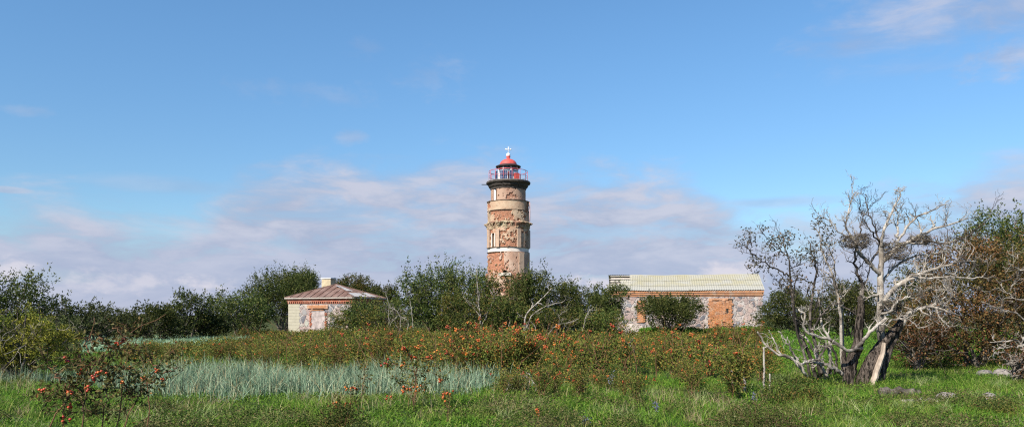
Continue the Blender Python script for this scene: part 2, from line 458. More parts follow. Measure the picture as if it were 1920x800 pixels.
for a in [(1870, 15, 280, 85, .80, na, 1.2, 2.6), (1910, 105, 120, 40, .65, nc, 1.2, 2.4), (1600, 85, 120, 44, .5, na, 1.3, 3.2), (1720, 130, 150, 20, .18, nb, 1.3, 3.0), (815, 140, 80, 46, .20, nc, 1.4, 3.6),
          (640, 180, 90, 30, .16, nc, 1.4, 3.4), (510, 165, 90, 24, .16, nc, 1.4, 3.4), (40, 208, 55, 12, .22, nc, 1.2, 2.6), (690, 92, 40, 22, .14, nc, 1.2, 3.0), (660, 258, 40, 16, .35, nc, 1.1, 2.4),
          (1440, 380, 170, 14, .4, nb, .8, 1.0), (330, 350, 200, 22, .25, nb, .9, 1.4), (15, 356, 45, 7, .6, na, .6, 1.)]:
    alpha = t.m('MAXIMUM', alpha, blob(*a))
puff = None
for a in [(15, 505, 46, 22, .85, nd, 1.0, 2.6), (175, 530, 60, 24, .6, nd, 1.1, 2.8), (262, 528, 55, 24, .62, nd, 1.1, 2.8), (395, 532, 62, 20, .85, nd, 1.0, 2.6), (90, 545, 70, 16, .32, nd, 1.1, 2.6), (1105, 530, 56, 20, .9, nd, .9, 2.4), (1372, 510, 64, 30, .95, nd, .9, 2.0), (1180, 545, 70, 16, .6, nd, 1., 2.4)]:
    b_ = blob(*a); puff = b_ if puff is None else t.m('MAXIMUM', puff, b_)
tone = t.ss(t.m('ADD', t.m('MULTIPLY', na, .5), t.m('MULTIPLY', nb, .5)), .40, .62)
K = 1 / (STR * 2 ** EXPO)
cl = t.mix(tone, tuple(v * K for v in (.385, .445, .61)), tuple(v * K for v in (.60, .615, .73)))
cl = t.mix(t.m('MULTIPLY', low, .55), cl, tuple(v * K for v in (.43, .48, .69)))
col = t.mix(alpha, skyc, cl)
col = t.mix(puff, col, tuple(v * K for v in (.74, .72, .80)))
t.put(bg.inputs['Color'], col); bg.inputs['Strength'].default_value = STR

sun = bpy.data.lights.new('sun', 'SUN'); sun.energy = 5.0; sun.angle = R(.5); sun.color = (1, .945, .86)
so = bpy.data.objects.new('sun', sun); COL.objects.link(so)
Ld = Vector((math.sin(AZ) * math.cos(EL), math.cos(AZ) * math.cos(EL), -math.sin(EL)))
so.rotation_euler = Ld.to_track_quat('-Z', 'Y').to_euler(); so.location = (-20, -20, 40)
cam = bpy.data.cameras.new('camera'); co = bpy.data.objects.new('camera', cam); COL.objects.link(co)
cam.sensor_width = 36; cam.lens = 36 * F / 1920; cam.shift_y = (HY - 400) / 1920; cam.clip_start = .1; cam.clip_end = 6000
co.location = (0, 0, EYE); co.rotation_euler = (R(90), 0, 0); scene.camera = co
vs = scene.view_settings; vs.view_transform = 'Standard'; vs.look = 'None'; vs.exposure = EXPO; vs.gamma = 1
scene.cycles.use_denoising = False; scene.cycles.filter_width = 1.2
scene.cycles.max_bounces = 5; scene.cycles.diffuse_bounces = 3; scene.cycles.transparent_max_bounces = 4


# ------------------------------------------------------------------ ground
def ground():
    m, t, b = mat('meadow_soil')
    o = t.obj()
    c = t.mix(t.ss(t.noise(o, .35, 5), .4, .6), (.035, .060, .012), (.075, .075, .025))
    c = t.mix(t.m('MULTIPLY', t.ss(t.noise(o, 2.3, 6, .7), .55, .72), .8), c, (.17, .12, .075))
    c = t.mix(t.m('MULTIPLY', t.ss(t.noise(o, 30, 3, .7), .5, .7), .5), c, (.03, .035, .012))
    t.put(b.inputs['Base Color'], c); b.inputs['Roughness'].default_value = .95; b.inputs['Specular IOR Level'].default_value = .1
    t.put(b.inputs['Normal'], t.bump(t.noise(o, 12, 6, .7), .8, .06))
    xs = np.concatenate([[-3000, -600, -160], np.linspace(-70, 70, 200), [160, 600, 3000]])
    ys = np.concatenate([[-600, -100, -20], np.linspace(0, 90, 160), [200, 700, 4000]])
    XX, YY = np.meshgrid(xs, ys)
    Z = gz(XX, YY)
    mb = MB(True); mb.grid(np.stack([XX, YY, Z], -1))
    tag(mb.build('ground', m), kind='structure')


ground()


def pxof(x, y):
    return 960 + F * x / np.maximum(y, .5)


def lyme_front(px):
    return np.interp(px, [-400, 0, 70, 200, 260, 420, 560, 700, 860, 935, 960], [18.2, 18.0, 18.0, 16.6, 15.6, 15.0, 14.8, 15.2, 15.4, 16.2, 17])


def thick_front(px):
    return np.interp(px, [-200, 200, 430, 600, 880, 960, 1100, 1300, 1440, 1470], [26, 24, 21.5, 20, 19.6, 17.4, 17.8, 17.5, 17.5, 20])


def scatter(n, d0, d1, p0, p1, power=1.0):
    """points in a wedge of the plain, p0..p1 in degrees of azimuth given as photo columns, denser near"""
    d = d0 + (d1 - d0) * rng.random(n) ** power
    px = rng.uniform(p0, p1, n)
    x = (px - 960) / F * d
    return x, d


def meadow():
    reseed(307)
    mb = MB()
    # short grass, tufted
    x, y = scatter(450000, 9.0, 34, -520, 2480, 1.25)
    px = pxof(x, y)
    k = n2(x, y, 1.6, 3); k2 = n2(x, y, .45, 9)
    inl = (y > lyme_front(px) + .3) & (px < 930) & (y < 20.5)
    inth = (y > thick_front(px) + 1.0) & (px > 225) & (px < 1440)
    keep = rng.random(len(x)) < np.clip(.25 + 1.5 * (k - .3), .12, 1)
    keep &= ~inl & (~inth | (rng.random(len(x)) < .6)) & (n2(x, y, 1.05, 88) < .66)
    x, y, k, k2 = x[keep], y[keep], k[keep], k2[keep]
    h = (.055 + .17 * np.clip(k - .28, 0, 1) + .10 * np.clip(k2 - .5, 0, 1)) * rng.uniform(.6, 1.5, len(x)) * np.interp(y, [9, 16, 30], [1, 1.15, 1.6])
    P = np.stack([x, y, gz(x, y) - .01], 1)
    mb.blades(P, h, rng.uniform(.006, .011, len(x)) * np.interp(y, [9, 16, 30], [1, 1.25, 2.3]), rng.uniform(.15, 1.1, len(x)), 0)
    # small meadow leaves between
    x, y = scatter(150000, 9.0, 32, -520, 2480, 1.2)
    px = pxof(x, y); k = n2(x, y, .9, 21)
    keep = (k > .42) & ~((y > lyme_front(px) + .3) & (px < 930) & (y < 20.5)) & ~((y > thick_front(px) + 1) & (px > 225) & (px < 1440))
    x, y, k = x[keep], y[keep], k[keep]
    P = np.stack([x, y, gz(x, y) + rng.uniform(.01, .09, len(x))], 1)
    D = rdir(len(x)); D[:, 2] = np.abs(D[:, 2]) * .6
    mb.leaves(P, D, rng.uniform(.03, .06, len(x)), rng.uniform(.018, .04, len(x)), 1)
    for i in range(800):
        d = 9.2 + 9.5 * rng.random() ** 1.3; px = rng.uniform(-420, 2380)
        if px < 945 and d > float(lyme_front(px)) - .2 or (px < 1440 and d > float(thick_front(px)) + .6): continue
        n = int(rng.integers(25, 80)); x0 = X(px, d); sp = rng.uniform(.05, .2)
        x = x0 + rng.normal(0, sp, n); y = d + rng.normal(0, sp, n); hh = rng.uniform(.14, .36)
        mb.blades(np.stack([x, y, gz(x, y) - .01], 1), hh * rng.uniform(.5, 1.1, n), rng.uniform(.007, .012, n), rng.uniform(.2, 1.2, n), 0 if i % 4 else 2, 3)
    tag(mb.build('meadow_grass', [G['grass'], G['clover'], G['pale']]), 'short bright green meadow grass across the foreground', 'grass', kind='stuff')

    # dull low weeds in drifts
    mb = MB()
    x, y = scatter(420000, 9.0, 19, -420, 2380, 1.15)
    px = pxof(x, y)
    k = n2(x, y, .75, 31, 4) + .10 * np.interp(y, [9, 12.5, 15, 19], [1, .35, -.4, -1]) + .05 * np.interp(px, [200, 700, 1000, 1500, 1700], [-1.2, .2, .8, .9, -.3])
    keep = (k > .635) & ~((y > lyme_front(px) - .1) & (px < 950))
    x, y, k = x[keep], y[keep], k[keep]
    hh = np.clip((k - .635) * 2.8, .03, .38)
    P = np.stack([x, y, gz(x, y) + hh * rng.random(len(x)) ** .7], 1)
    D = rdir(len(x)); D[:, 2] = D[:, 2] * .6 + .4
    mb.leaves(P, D, rng.uniform(.02, .055, len(x)), rng.uniform(.009, .022, len(x)), 0)
    tag(mb.build('weeds', [G['herb']]), 'dull olive weeds drifting through the foreground grass', 'weeds', kind='stuff')

    # straw tufts and long stalks
    mb = MB()
    for i in range(55):
        d = rng.uniform(10, 22) if i > 30 else rng.uniform(10, 15)
        px = rng.uniform(-60, 1980)
        if d > float(thick_front(px)) + .5 and px < 1450: d = rng.uniform(10.5, 15)
        if float(lyme_front(px)) < d and px < 930: continue
        x0 = X(px, d); n = int(rng.integers(14, 46)); sp = rng.uniform(.06, .22)
        x = x0 + rng.normal(0, sp, n); y = d + rng.normal(0, sp, n)
        mb.blades(np.stack([x, y, gz(x, y)], 1), rng.uniform(.12, .34, n), rng.uniform(.005, .010, n), rng.uniform(.1, 1.0, n), 0, 3)
    for px, py, n in [(1232, 760, 70), (1100, 752, 40), (985, 745, 60), (1010, 705, 40), (950, 770, 40), (480, 725, 60), (360, 735, 50), (40, 735, 40), (250, 790, 40), (700, 770, 40), (1300, 770, 50)]:
        d = F * EYE / (py - HY); x0 = X(px, d)
        x = x0 + rng.normal(0, .22, n); y = d + rng.normal(0, .2, n)
        mb.blades(np.stack([x, y, gz(x, y)], 1), rng.uniform(.2, .5, n), rng.uniform(.006, .010, n), rng.uniform(.1, .9, n), 0, 3)
    tag(mb.build('dry_grass', [G['straw']]), 'pale straw coloured grass tufts standing in the meadow', 'dry grass', kind='stuff')

    # lyme grass: the near band and the far one
    mb = MB()
    x, y = scatter(44000, 14.2, 20.5, -150, 1000, 1.0)
    px = pxof(x, y)
    f = lyme_front(px) + (n2(x, y, .9, 5) - .5) * 2.6
    keep = (y > f) & (y < 19.9 + (n2(x, y, .6, 6) - .5) * 2) & (px < 945 + (n2(x, y, 1.1, 7) - .5) * 160)
    keep &= rng.random(len(x)) < np.clip(.15 + 3.2 * (n2(x, y, 1.7, 41) - .36), .05, 1) * np.interp(px, [60, 75, 200, 330, 640, 760, 930], [.8, .3, .4, 1, 1, .6, .35])
    keep |= (rng.random(len(x)) < .05) & (y > f - 1.1) & (y < 21.5) & (n2(x, y, 2.2, 43) > .52)
    x, y = x[keep], y[keep]; n = len(x)
    h = (.14 + .50 * rng.random(n) ** 1.2) * (.50 + .95 * n2(x, y, 1.3, 8))
    wind = rng.uniform(0, 6.283, n)
    mb.blades(np.stack([x, y, gz(x, y) - .01], 1), h, rng.uniform(.010, .018, n), rng.uniform(.05, 1.0, n) ** 1.3 * 1.1, 0, 4, wind)
    k = rng.random(n) < .10; m_ = int(k.sum()); mb.blades(np.stack([x, y, gz(x, y)], 1)[k] + rng.normal(0, .03, (m_, 3)) * np.array((1, 1, 0)), rng.uniform(.2, .8, m_), rng.uniform(.006, .012, m_), rng.uniform(.1, 1.3, m_), 1, 4)
    tag(mb.build('lyme_grass', [G['lyme'], G['straw']]), 'band of tall blue green lyme grass across the left meadow', 'grass', kind='stuff')
    mb = MB()
    x, y = scatter(24000, 31, 44, 150, 470, 1.0)
    px = pxof(x, y)
    keep = y > np.interp(px, [150, 230, 330, 445, 470], [29, 31, 34, 40, 44]) + (n2(x, y, .7, 5) - .5) * 3
    x, y = x[keep], y[keep]; n = len(x)
    mb.blades(np.stack([x, y, gz(x, y)], 1), rng.uniform(.3, .6, n), rng.uniform(.022, .036, n), rng.uniform(.1, .8, n), 0, 3, rng.normal(.3, 1.1, n))
    tag(mb.build('lyme_grass', [G['lyme']]), 'small far patch of pale lyme grass before the dark bushes', 'grass', kind='stuff')


meadow()


def thicket():
    reseed(306)
    """the rose scrub between the meadow and the buildings that reads as one mass"""
    mb = MB()
    x, y = scatter(260000, 17, 58, 225, 1470, 1.0)
    px = pxof(x, y)
    d0 = thick_front(px) + (n2(x, y, .8, 51) - .5) * 3 + (n2(x, y, .22, 53) - .45) * np.interp(px, [430, 900, 1000], [2, 3, 9])
    h = (.34 + 1.25 * (n2(x, y, .55, 52, 4) - .3) + .45 * (n2(x, y, 1.9, 58, 2) - .45)) * np.clip((y - d0) / 2.2 + .25, 0, 1)
    h = h * np.interp(px, [225, 430, 520, 720, 900, 1000, 1440], [.5, .52, .6, .85, .85, .62, .6])
    keep = (y > d0) & (h > .12) & ~((px < 445) & (y > np.interp(px, [225, 330, 445], [30.5, 33.5, 40])))
    keep &= rng.random(len(x)) < np.interp(n2(x, y, .35, 57) - .07 * (px > 1050), [.38, .50], [.10, 1])
    x, y, h = x[keep], y[keep], h[keep]
    q = rng.random(len(x))
    P = np.stack([x, y, gz(x, y) + h * (1 - q ** 1.6 * .85) + rng.normal(0, .05, len(x))], 1)
    D = rdir(len(x)); D[:, 2] = D[:, 2] * .7 + .35
    s = np.interp(y, [17, 30, 58], [.055, .075, .12]) * rng.uniform(.7, 1.3, len(x))
    mb.leaves(P, D, s, s * .55, 0)
    # bare shoots poking out
    for i in range(130):
        p_ = rng.uniform(430, 1440); d = float(thick_front(p_)) + 30 * rng.random() ** 2 + .5; xx = X(p_, d)
        H = rng.uniform(.8, 1.5); dr = rng.normal(0, .45, 2)
        mb.tube([(xx, d, 0), (xx + dr[0] * .3, d + dr[1] * .3, H * .5), (xx + dr[0], d + dr[1], H)], [.012, .010, .004], 4, 1)
    tag(mb.build('rose_thicket', [G['rose'], STEM]), 'low olive and rust rose scrub filling the middle ground', 'scrub', kind='stuff')
    # green growth along the foot of the shed and behind the dead tree
    mb = MB()
    x, y = scatter(72000, 24, 60, 1430, 2500, 1.3)
    h = .15 + .5 * np.clip(n2(x, y, .5, 61) - .35, 0, 1) + np.interp(y, [24, 40], [0, .25])
    P = np.stack([x, y, gz(x, y) + h * rng.random(len(x)) ** .6], 1)
    D = rdir(len(x)); D[:, 2] = np.abs(D[:, 2]) + .3
    s = np.interp(y, [24, 56], [.08, .14]) * rng.uniform(.7, 1.3, len(x))
    mb.leaves(P, D, s, s * .35, 0)
    x = rng.uniform(9.5, 20, 9000); y = 58.3 - (x - 7.8) * .175 - rng.uniform(.2, 2.6, 9000)
    P = np.stack([x, y, .05 + (.1 + .8 * n2(x, y, .9, 77)) * rng.random(9000) ** .6], 1); D = rdir(9000); D[:, 2] = np.abs(D[:, 2]) + .2
    mb.leaves(P, D, .16, .08, 0)
    tag(mb.build('undergrowth', [G['clover']]), 'green leafy undergrowth behind the dead tree and at the shed', 'undergrowth', kind='stuff')


thicket()


# ------------------------------------------------------------------ trees and shrubs
def wiggle(pts, n=14, amp=.04):
    """smooth path through hand-set points with a little gnarl"""
    p = np.asarray(pts, float); m = len(p)
    q = np.concatenate([[2 * p[0] - p[1]], p, [2 * p[-1] - p[-2]]])
    out = []
    per = max(2, int(n / (m - 1)))
    for i in range(m - 1):
        a, b, c, d = q[i:i + 4]
        for k in range(per):
            u = k / per
            out.append(.5 * ((2 * b) + (-a + c) * u + (2 * a - 5 * b + 4 * c - d) * u * u + (-a + 3 * b - 3 * c + d) * u ** 3))
    out.append(p[-1]); out = np.array(out)
    out[1:-1] += rng.normal(0, amp, (len(out) - 2, 3))
    return out


def grow(mb, p, d, L, r, lev, m=0, up=.15, kids=(2, 4), crook=.35, k=5):
    """a gnarled twig with forks"""
    n = 6; pts = [np.array(p, float)]; d = unit(np.array(d, float))
    for i in range(n):
        d = unit(d + rng.normal(0, crook, 3) + np.array((0, 0, up)))
        pts.append(pts[-1] + d * L / n)
    pts = np.array(pts)
    mb.tube(pts, np.linspace(r, max(.0035, r * .42), n + 1), k, m)
    tips = [pts[-1]]
    if lev > 0:
        for j in range(int(rng.integers(kids[0], kids[1] + 1))):
            i = int(rng.integers(2, n + 1)); dd = unit(pts[i] - pts[i - 1])
            nd = unit(dd * .6 + rdir(1)[0] * .8 + np.array((0, 0, up)))
            tips += grow(mb, pts[i], nd, L * rng.uniform(.45, .75), r * (1 - .6 * i / n) * .75, lev - 1, m, up, kids, crook, max(3, k - 1))
    return tips


def crown_points(lobes, ncl, per, spread, shoot, up, gap=.36, seed=0, gs=1.1):
    """leaf bases and directions: shoots spread through ellipsoid lobes, holes where a noise is low"""
    lob = np.array(lobes, float)
    wgt = (lob[:, 3] * lob[:, 4] * lob[:, 5]) ** (2 / 3); wgt /= wgt.sum()
    li = rng.choice(len(lob), ncl * 2, p=wgt)
    u = rdir(ncl * 2); rr = rng.uniform(.18, 1, (ncl * 2, 1)) ** .55
    C = lob[li, :3] + u * rr * lob[li, 3:]
    nz = fbm(C, gs, seed, 3)
    ok = (nz > gap) & (C[:, 2] > .05)
    C, u = C[ok][:ncl], u[ok][:ncl]
    n = len(C)
    ax = unit(u * .7 + rdir(n) * .55 + np.array((0, 0, up)))
    ln = rng.uniform(.5, 1.3, n) * shoot
    t_ = rng.random((n, per)) ** .8
    P = C[:, None] + ax[:, None] * (ln[:, None] * t_)[..., None] + rng.normal(0, spread, (n, per, 3)) * (1 - .6 * t_)[..., None]
    D = ax[:, None] * .45 + rng.normal(0, .65, (n, per, 3))
    return P.reshape(-1, 3), D.reshape(-1, 3), C, ax, ln


def tree(name, px, d, top, hw, label, cat, leaf='dark', group=None, ls=.12, dens=620, depth=1.0, spiky=.35, up=.5, base=.1, gap=.36, seed=0, aspect=.5, lobes=None, per=15, stems=4, dead=0, open_=0):
    reseed(seed)
    x = X(px, d); H = EYE + (HY - top) / F * d; Rr = hw / F * d
    z0 = float(gz(x, d))
    root = empty(name, (x, d, z0), label, cat, group)
    if lobes is None:
        lobes = [(0, 0, H * (.5 + base * .4), Rr * .74, Rr * .74 * depth, H * (.44 - base * .3))]
        for i in range(7):
            a = i * 2.4 + seed; q = rng.uniform(.4, .75)
            lobes.append((math.cos(a) * Rr * q, math.sin(a) * Rr * q * depth, H * rng.uniform(.3 + base * .4, .84), Rr * rng.uniform(.26, .44), Rr * rng.uniform(.26, .44) * depth, H * rng.uniform(.12, .24)))
    else:
        lobes = [(a * Rr, b * Rr, c * H, e * Rr, f * Rr, g * H) for a, b, c, e, f, g in lobes]
    area = Rr * H * 2 * .8
    ncl = int(dens * 1.9 * area / per); gap -= .075
    P, D, C, ax, ln = crown_points(lobes, ncl, per, ls * .9, spiky, up, gap, seed, 1.6 / max(.5, Rr) * .8 + .25)
    # shoots that break the outline
    topc = C[:, 2] > np.quantile(C[:, 2], .80)
    k = np.where(topc)[0]; k = k[rng.random(len(k)) < .30]
    m2 = 16; tt = rng.random((len(k), m2))
    sx = unit(ax[k] * .5 + np.array((0, 0, .8)) + rng.normal(0, .25, (len(k), 3)))
    P2 = C[k][:, None] + sx[:, None] * (tt * spiky * rng.uniform(1.2, 2.4, (len(k), 1)))[..., None] + rng.normal(0, ls * .35, (len(k), m2, 3))
    D2 = sx[:, None] * .7 + rng.normal(0, .5, (len(k), m2, 3))
    P = np.concatenate([P, P2.reshape(-1, 3)]); D = np.concatenate([D, D2.reshape(-1, 3)])
    sx_ = Rr / max(.05, np.quantile(np.abs(P[:, 0]), .965)); sz_ = H / np.quantile(P[:, 2], .993)
    P = P * np.array((sx_, sx_, sz_)); C = C * np.array((sx_, sx_, sz_))
    P = P[P[:, 2] > .03] if False else np.where(P[:, 2:3] > .03, P, P * np.array((1, 1, 0)) + np.array((0, 0, .05)))
    mb = MB()
    s = ls * rng.uniform(.6, 1.35, len(P))
    mb.leaves(P, D, s, s * aspect, 0)
    mb.build('crown', [G[leaf]], root)
    tb = MB(True)
    nl = min(len(lobes), stems + 3)
    for i in range(nl):
        c = np.array(lobes[i][:3]) * np.array((sx_, sx_, sz_))
        b0 = np.array((rng.normal(0, Rr * .07), rng.normal(0, Rr * .07), -.1))
        tb.tube(wiggle([b0, b0 * .6 + c * np.array((.35, .35, .5)), c + np.array((0, 0, .1 * H))], 8, .03), np.linspace(.035 + .012 * H, .012, 9), 6, 0)
    for i in rng.choice(len(C), min(len(C), 60), False):
        c = C[i]; st = c * np.array((.35, .35, .62)); tb.tube(wiggle([st, (st + c) / 2 + rng.normal(0, .08, 3), c], 4, .03), [.022, .018, .014, .010, .006], 4, 0)
    tb.build('trunk', [BARK], root)
    if dead:
        for i in range(dead):
            db = MB(True)
            a = rng.uniform(0, 2 * math.pi); c = np.array((math.cos(a) * Rr * .8, -abs(math.sin(a)) * Rr * .8 * depth, H * rng.uniform(.35, .9)))
            grow(db, c * np.array((.4, .5, .8)), c * np.array((1, 1, .2)) + np.array((0, 0, .25)), rng.uniform(.5, 1.0) * min(1.6, Rr), .010 + .003 * H, 2, 0, .05, (2, 4))
            db.build('bare_branch', [BONE_BARK if i % 3 else BONE], root)
    return root


T = 'tree'; S = 'shrub'
tree('broadleaf_tree', 22, 34, 508, 78, 'tall dark tree behind the juniper at the left edge', T, 'dark', seed=1, ls=.11, spiky=.5, gap=.40, dens=560)
tree('rounded_shrub', 172, 37, 564, 62, 'rounded grey green bush behind the rose with red hips', S, 'grey', seed=2, ls=.10, dens=800, spiky=.25, gap=.3)
tree('rounded_shrub', 108, 33, 588, 44, 'low grey green bush beside the juniper, under the tall dark tree', S, 'grey', seed=3, ls=.09, dens=620, spiky=.3, dead=3)
tree('rounded_shrub', 285, 40, 570, 56, 'smooth dark green bush behind the far lyme grass', S, 'dark', seed=4, ls=.11, dens=800, spiky=.25, gap=.3)
tree('broadleaf_tree', 352, 43, 547, 48, 'open crowned dark bush rising above its neighbours behind the far lyme grass', S, 'dark', seed=5, ls=.11, dens=520, spiky=.4, gap=.42)
tree('rounded_shrub', 392, 44, 585, 38, 'low dark bush at the right end of the far lyme grass', S, 'dark', seed=25, ls=.11, dens=800, spiky=.25, gap=.3)
tree('broadleaf_tree', 452, 49, 548, 54, 'dark leafy bush left of the tree beside the red roofed house', S, 'dark', seed=6, ls=.12, dens=620, spiky=.45)
tree('broadleaf_tree', 528, 65, 505, 58, 'dark spiky tree standing behind the left wall of the red roofed house', T, 'dark', seed=7, ls=.13, dens=600, spiky=.7, gap=.38)
tree('broadleaf_tree', 572, 70, 508, 34, 'dark tree behind the chimney of the red roofed house', T, 'dark', seed=8, ls=.15, dens=560, spiky=.6)
tree('rounded_tree', 668, 74, 518, 32, 'small round green crown behind the red roof', T, 'mid', seed=9, ls=.15, dens=600, spiky=.3, gap=.3, base=.3)
tree('rounded_tree', 716, 72, 535, 32, 'low dark crown just right of the round one behind the red roof', T, 'dark', seed=10, ls=.15, dens=560, spiky=.4)
tree('leafy_shrub', 684, 47, 561, 58, 'olive green bush covering the right half of the red roofed house', S, 'mid', seed=11, ls=.11, dens=760, spiky=.4, dead=3)
tree('leafy_shrub', 742, 46, 553, 40, 'thin bush full of grey dead twigs right of the red roofed house', S, 'mid', seed=12, ls=.10, dens=330, spiky=.4, gap=.44, dead=12)
tree('broadleaf_tree', 818, 45, 495, 66, 'tall spiky dark green tree left of the lighthouse', T, 'dark', seed=13, ls=.12, dens=660, spiky=.75, gap=.38, dead=3)
tree('leafy_shrub', 872, 43, 545, 46, 'olive bush below the tall spiky tree left of the lighthouse', S, 'mid', seed=14, ls=.11, dens=620, spiky=.45)
tree('broadleaf_tree', 911, 48, 508, 34, 'slim dark tree hiding the left foot of the lighthouse', T, 'mid', seed=15, ls=.12, dens=600, spiky=.6, gap=.4)
tree('broadleaf_tree', 987, 48, 506, 46, 'dark green tree hiding the right foot of the lighthouse', T, 'dark', seed=16, ls=.12, dens=660, spiky=.7)
tree('leafy_shrub', 945, 43, 556, 44, 'olive bush directly below the lighthouse', S, 'mid', seed=17, ls=.11, dens=700, spiky=.4, dead=2)
tree('broadleaf_tree', 1046, 50, 530, 40, 'ragged dark bush right of the lighthouse behind white dead branches', S, 'dark', seed=18, ls=.12, dens=560, spiky=.5, gap=.4)
tree('broadleaf_tree', 1112, 51, 530, 58, 'dense dark bush at the left end of the stone shed', S, 'dark', seed=19, ls=.12, dens=760, spiky=.45)
tree('leafy_shrub', 1030, 44, 572, 60, 'olive bush below the white dead branches', S, 'mid', seed=20, ls=.11, dens=600, spiky=.4, dead=4)
tree('leafy_shrub', 1140, 46, 580, 44, 'low olive bush before the left corner of the stone shed', S, 'mid', seed=21, ls=.11, dens=620, spiky=.4, gap=.4)
tree('broadleaf_tree', 1257, 55.5, 553, 50, 'deep green bush growing against the middle of the stone shed wall', S, 'dark', seed=22, ls=.13, dens=800, spiky=.4, gap=.33)
tree('broadleaf_tree', 1480, 52, 543, 52, 'dark bush just past the right corner of the stone shed', S, 'dark', seed=23, ls=.12, dens=700, spiky=.35)
tree('broadleaf_tree', 1592, 44, 530, 62, 'dark bush seen between the stems of the dead tree', S, 'dark', seed=24, ls=.12, dens=640, spiky=.4)
tree('broadleaf_tree', 1712, 30, 500, 46, 'thin dark green tree behind the white limbs of the dead tree', T, 'dark', seed=26, ls=.09, dens=600, spiky=.5, gap=.42, dead=4)
tree('broadleaf_tree', 1926, 30, 396, 90, 'tall dark green tree rising above the rust bush at the right edge', T, 'dark', seed=27, ls=.09, dens=900, spiky=.45, gap=.37)
RB = [(0, 0, .48, .72, .62, .44), (-.5, -.1, .36, .42, .45, .33), (.5, 0, .55, .5, .5, .42), (-.2, .1, .74, .42, .4, .22), (.25, -.3, .3, .6, .4, .26), (.75, .0, .62, .35, .4, .32), (-.72, 0, .24, .26, .3, .2)]
tree('rust_shrub', 1838, 23.5, 445, 150, 'broad rust brown autumn bush at the right edge behind the dead tree', S, 'rust', seed=28, ls=.075, dens=1400, spiky=.35, gap=.42, lobes=RB, dead=14, up=.2, per=18)
tree('rust_shrub', 1722, 22.5, 585, 62, 'low orange brown bush in the shade behind the dead tree trunk', S, 'rust', seed=29, ls=.065, dens=1100, spiky=.3, gap=.36, dead=3)
tree('rust_shrub', 1908, 18.5, 640, 34, 'small dark red bush at the lower right edge', S, 'rust', seed=30, ls=.05, dens=900, spiky=.25, gap=.4, dead=3)

# juniper
JL = []
reseed(310)
for i in range(26):
    a = rng.uniform(-1, 1); z_ = rng.uniform(.34, .95) if abs(a) < .75 else rng.uniform(.34, .66)
    JL.append((a * .92, rng.uniform(-.55, .4), z_ * (1 - .25 * a * a), rng.uniform(.14, .30), rng.uniform(.14, .28), rng.uniform(.05, .10)))
JL.append((0, .05, .42, .7, .45, .26))
tree('juniper', 40, 18.6, 583, 92, 'yellow green spreading juniper with grey dead branches at the left edge', S, 'juniper', seed=31, ls=.075, aspect=.24, dens=3300, spiky=.22, up=.05, gap=.33, lobes=JL, per=30, dead=9, stems=20)


# ------------------------------------------------------------------ rose bushes
def hips(mb, c, n, r, spread, m=0):
    C = np.array(c) + rng.normal(0, spread, (n, 3)) * np.array((1, 1, .8))
    mb.balls(C, r * rng.uniform(.8, 1.2, n), 7, 4, m, .85)
    mb.leaves(C - np.array((0, 0, r * .8)), rng.normal(0, .6, (n, 3)) - np.array((0, 0, .8)), r * 1.5, r * .5, m)


def rose_proto(H, W, nst, nleaf, ls, nhip, hr, hs_, seed):
    """meshes of one rose bush: stems, foliage, hips"""
    reseed(50 + seed)
    st, fo, hp = MB(True), MB(), []
    tips = []
    for i in range(nst):
        a = rng.uniform(0, 2 * math.pi); q = rng.uniform(.3, 1); h = H * rng.uniform(.6, 1)
        e = np.array((math.cos(a) * W * q, math.sin(a) * W * q, h))
        path = wiggle([(rng.normal(0, .05), rng.normal(0, .05), -.05), e * np.array((.35, .35, .62)), e], 8, .015 * H)
        st.tube(path, np.linspace(.010, .003, len(path)) * (.7 + .5 * H), 4, 0)
        tt = rng.uniform(.28, 1, nleaf); idx = (tt * (len(path) - 1)).astype(int)
        P = path[idx] + rng.normal(0, .085 * (.6 + .5 * H), (nleaf, 3)); P[:, 2] = np.maximum(P[:, 2], .03)
        fo.leaves(P, rng.normal(0, .7, (nleaf, 3)) + np.array((0, 0, .2)), ls * rng.uniform(.6, 1.3, nleaf), ls * .55 * rng.uniform(.7, 1.2, nleaf), 0)
        tips.append(path[-1]); tips.append(path[int(len(path) * .75)])
    for j in rng.choice(len(tips), min(nhip, len(tips)), False):
        hb = MB(True); hips(hb, tips[j], int(rng.integers(4, 9)), hr, hs_); hp.append(hb.mesh('hip_cluster', [G['hip']]))
    return st.mesh('stems', [STEM]), fo.mesh('foliage', [G['rose']]), hp


protos = [rose_proto(1.05, .55, 10, 85, .058, k, .018, .024, i) for i, k in enumerate((6, 4, 3, 1, 11))]


def place_rose(px, d, label, group, kind, sc):
    x = X(px, d); root = empty('rose_bush', (x, d, float(gz(x, d))), label, 'rose bush', group, rng.uniform(0, 6.28))
    root.scale = (sc, sc, sc * rng.uniform(.85, 1.1))
    for nm, me in [('stems', protos[kind][0]), ('foliage', protos[kind][1])] + [('hip_cluster', q) for q in protos[kind][2]]:
        o = bpy.data.objects.new(nm, me); COL.objects.link(o); o.parent = root


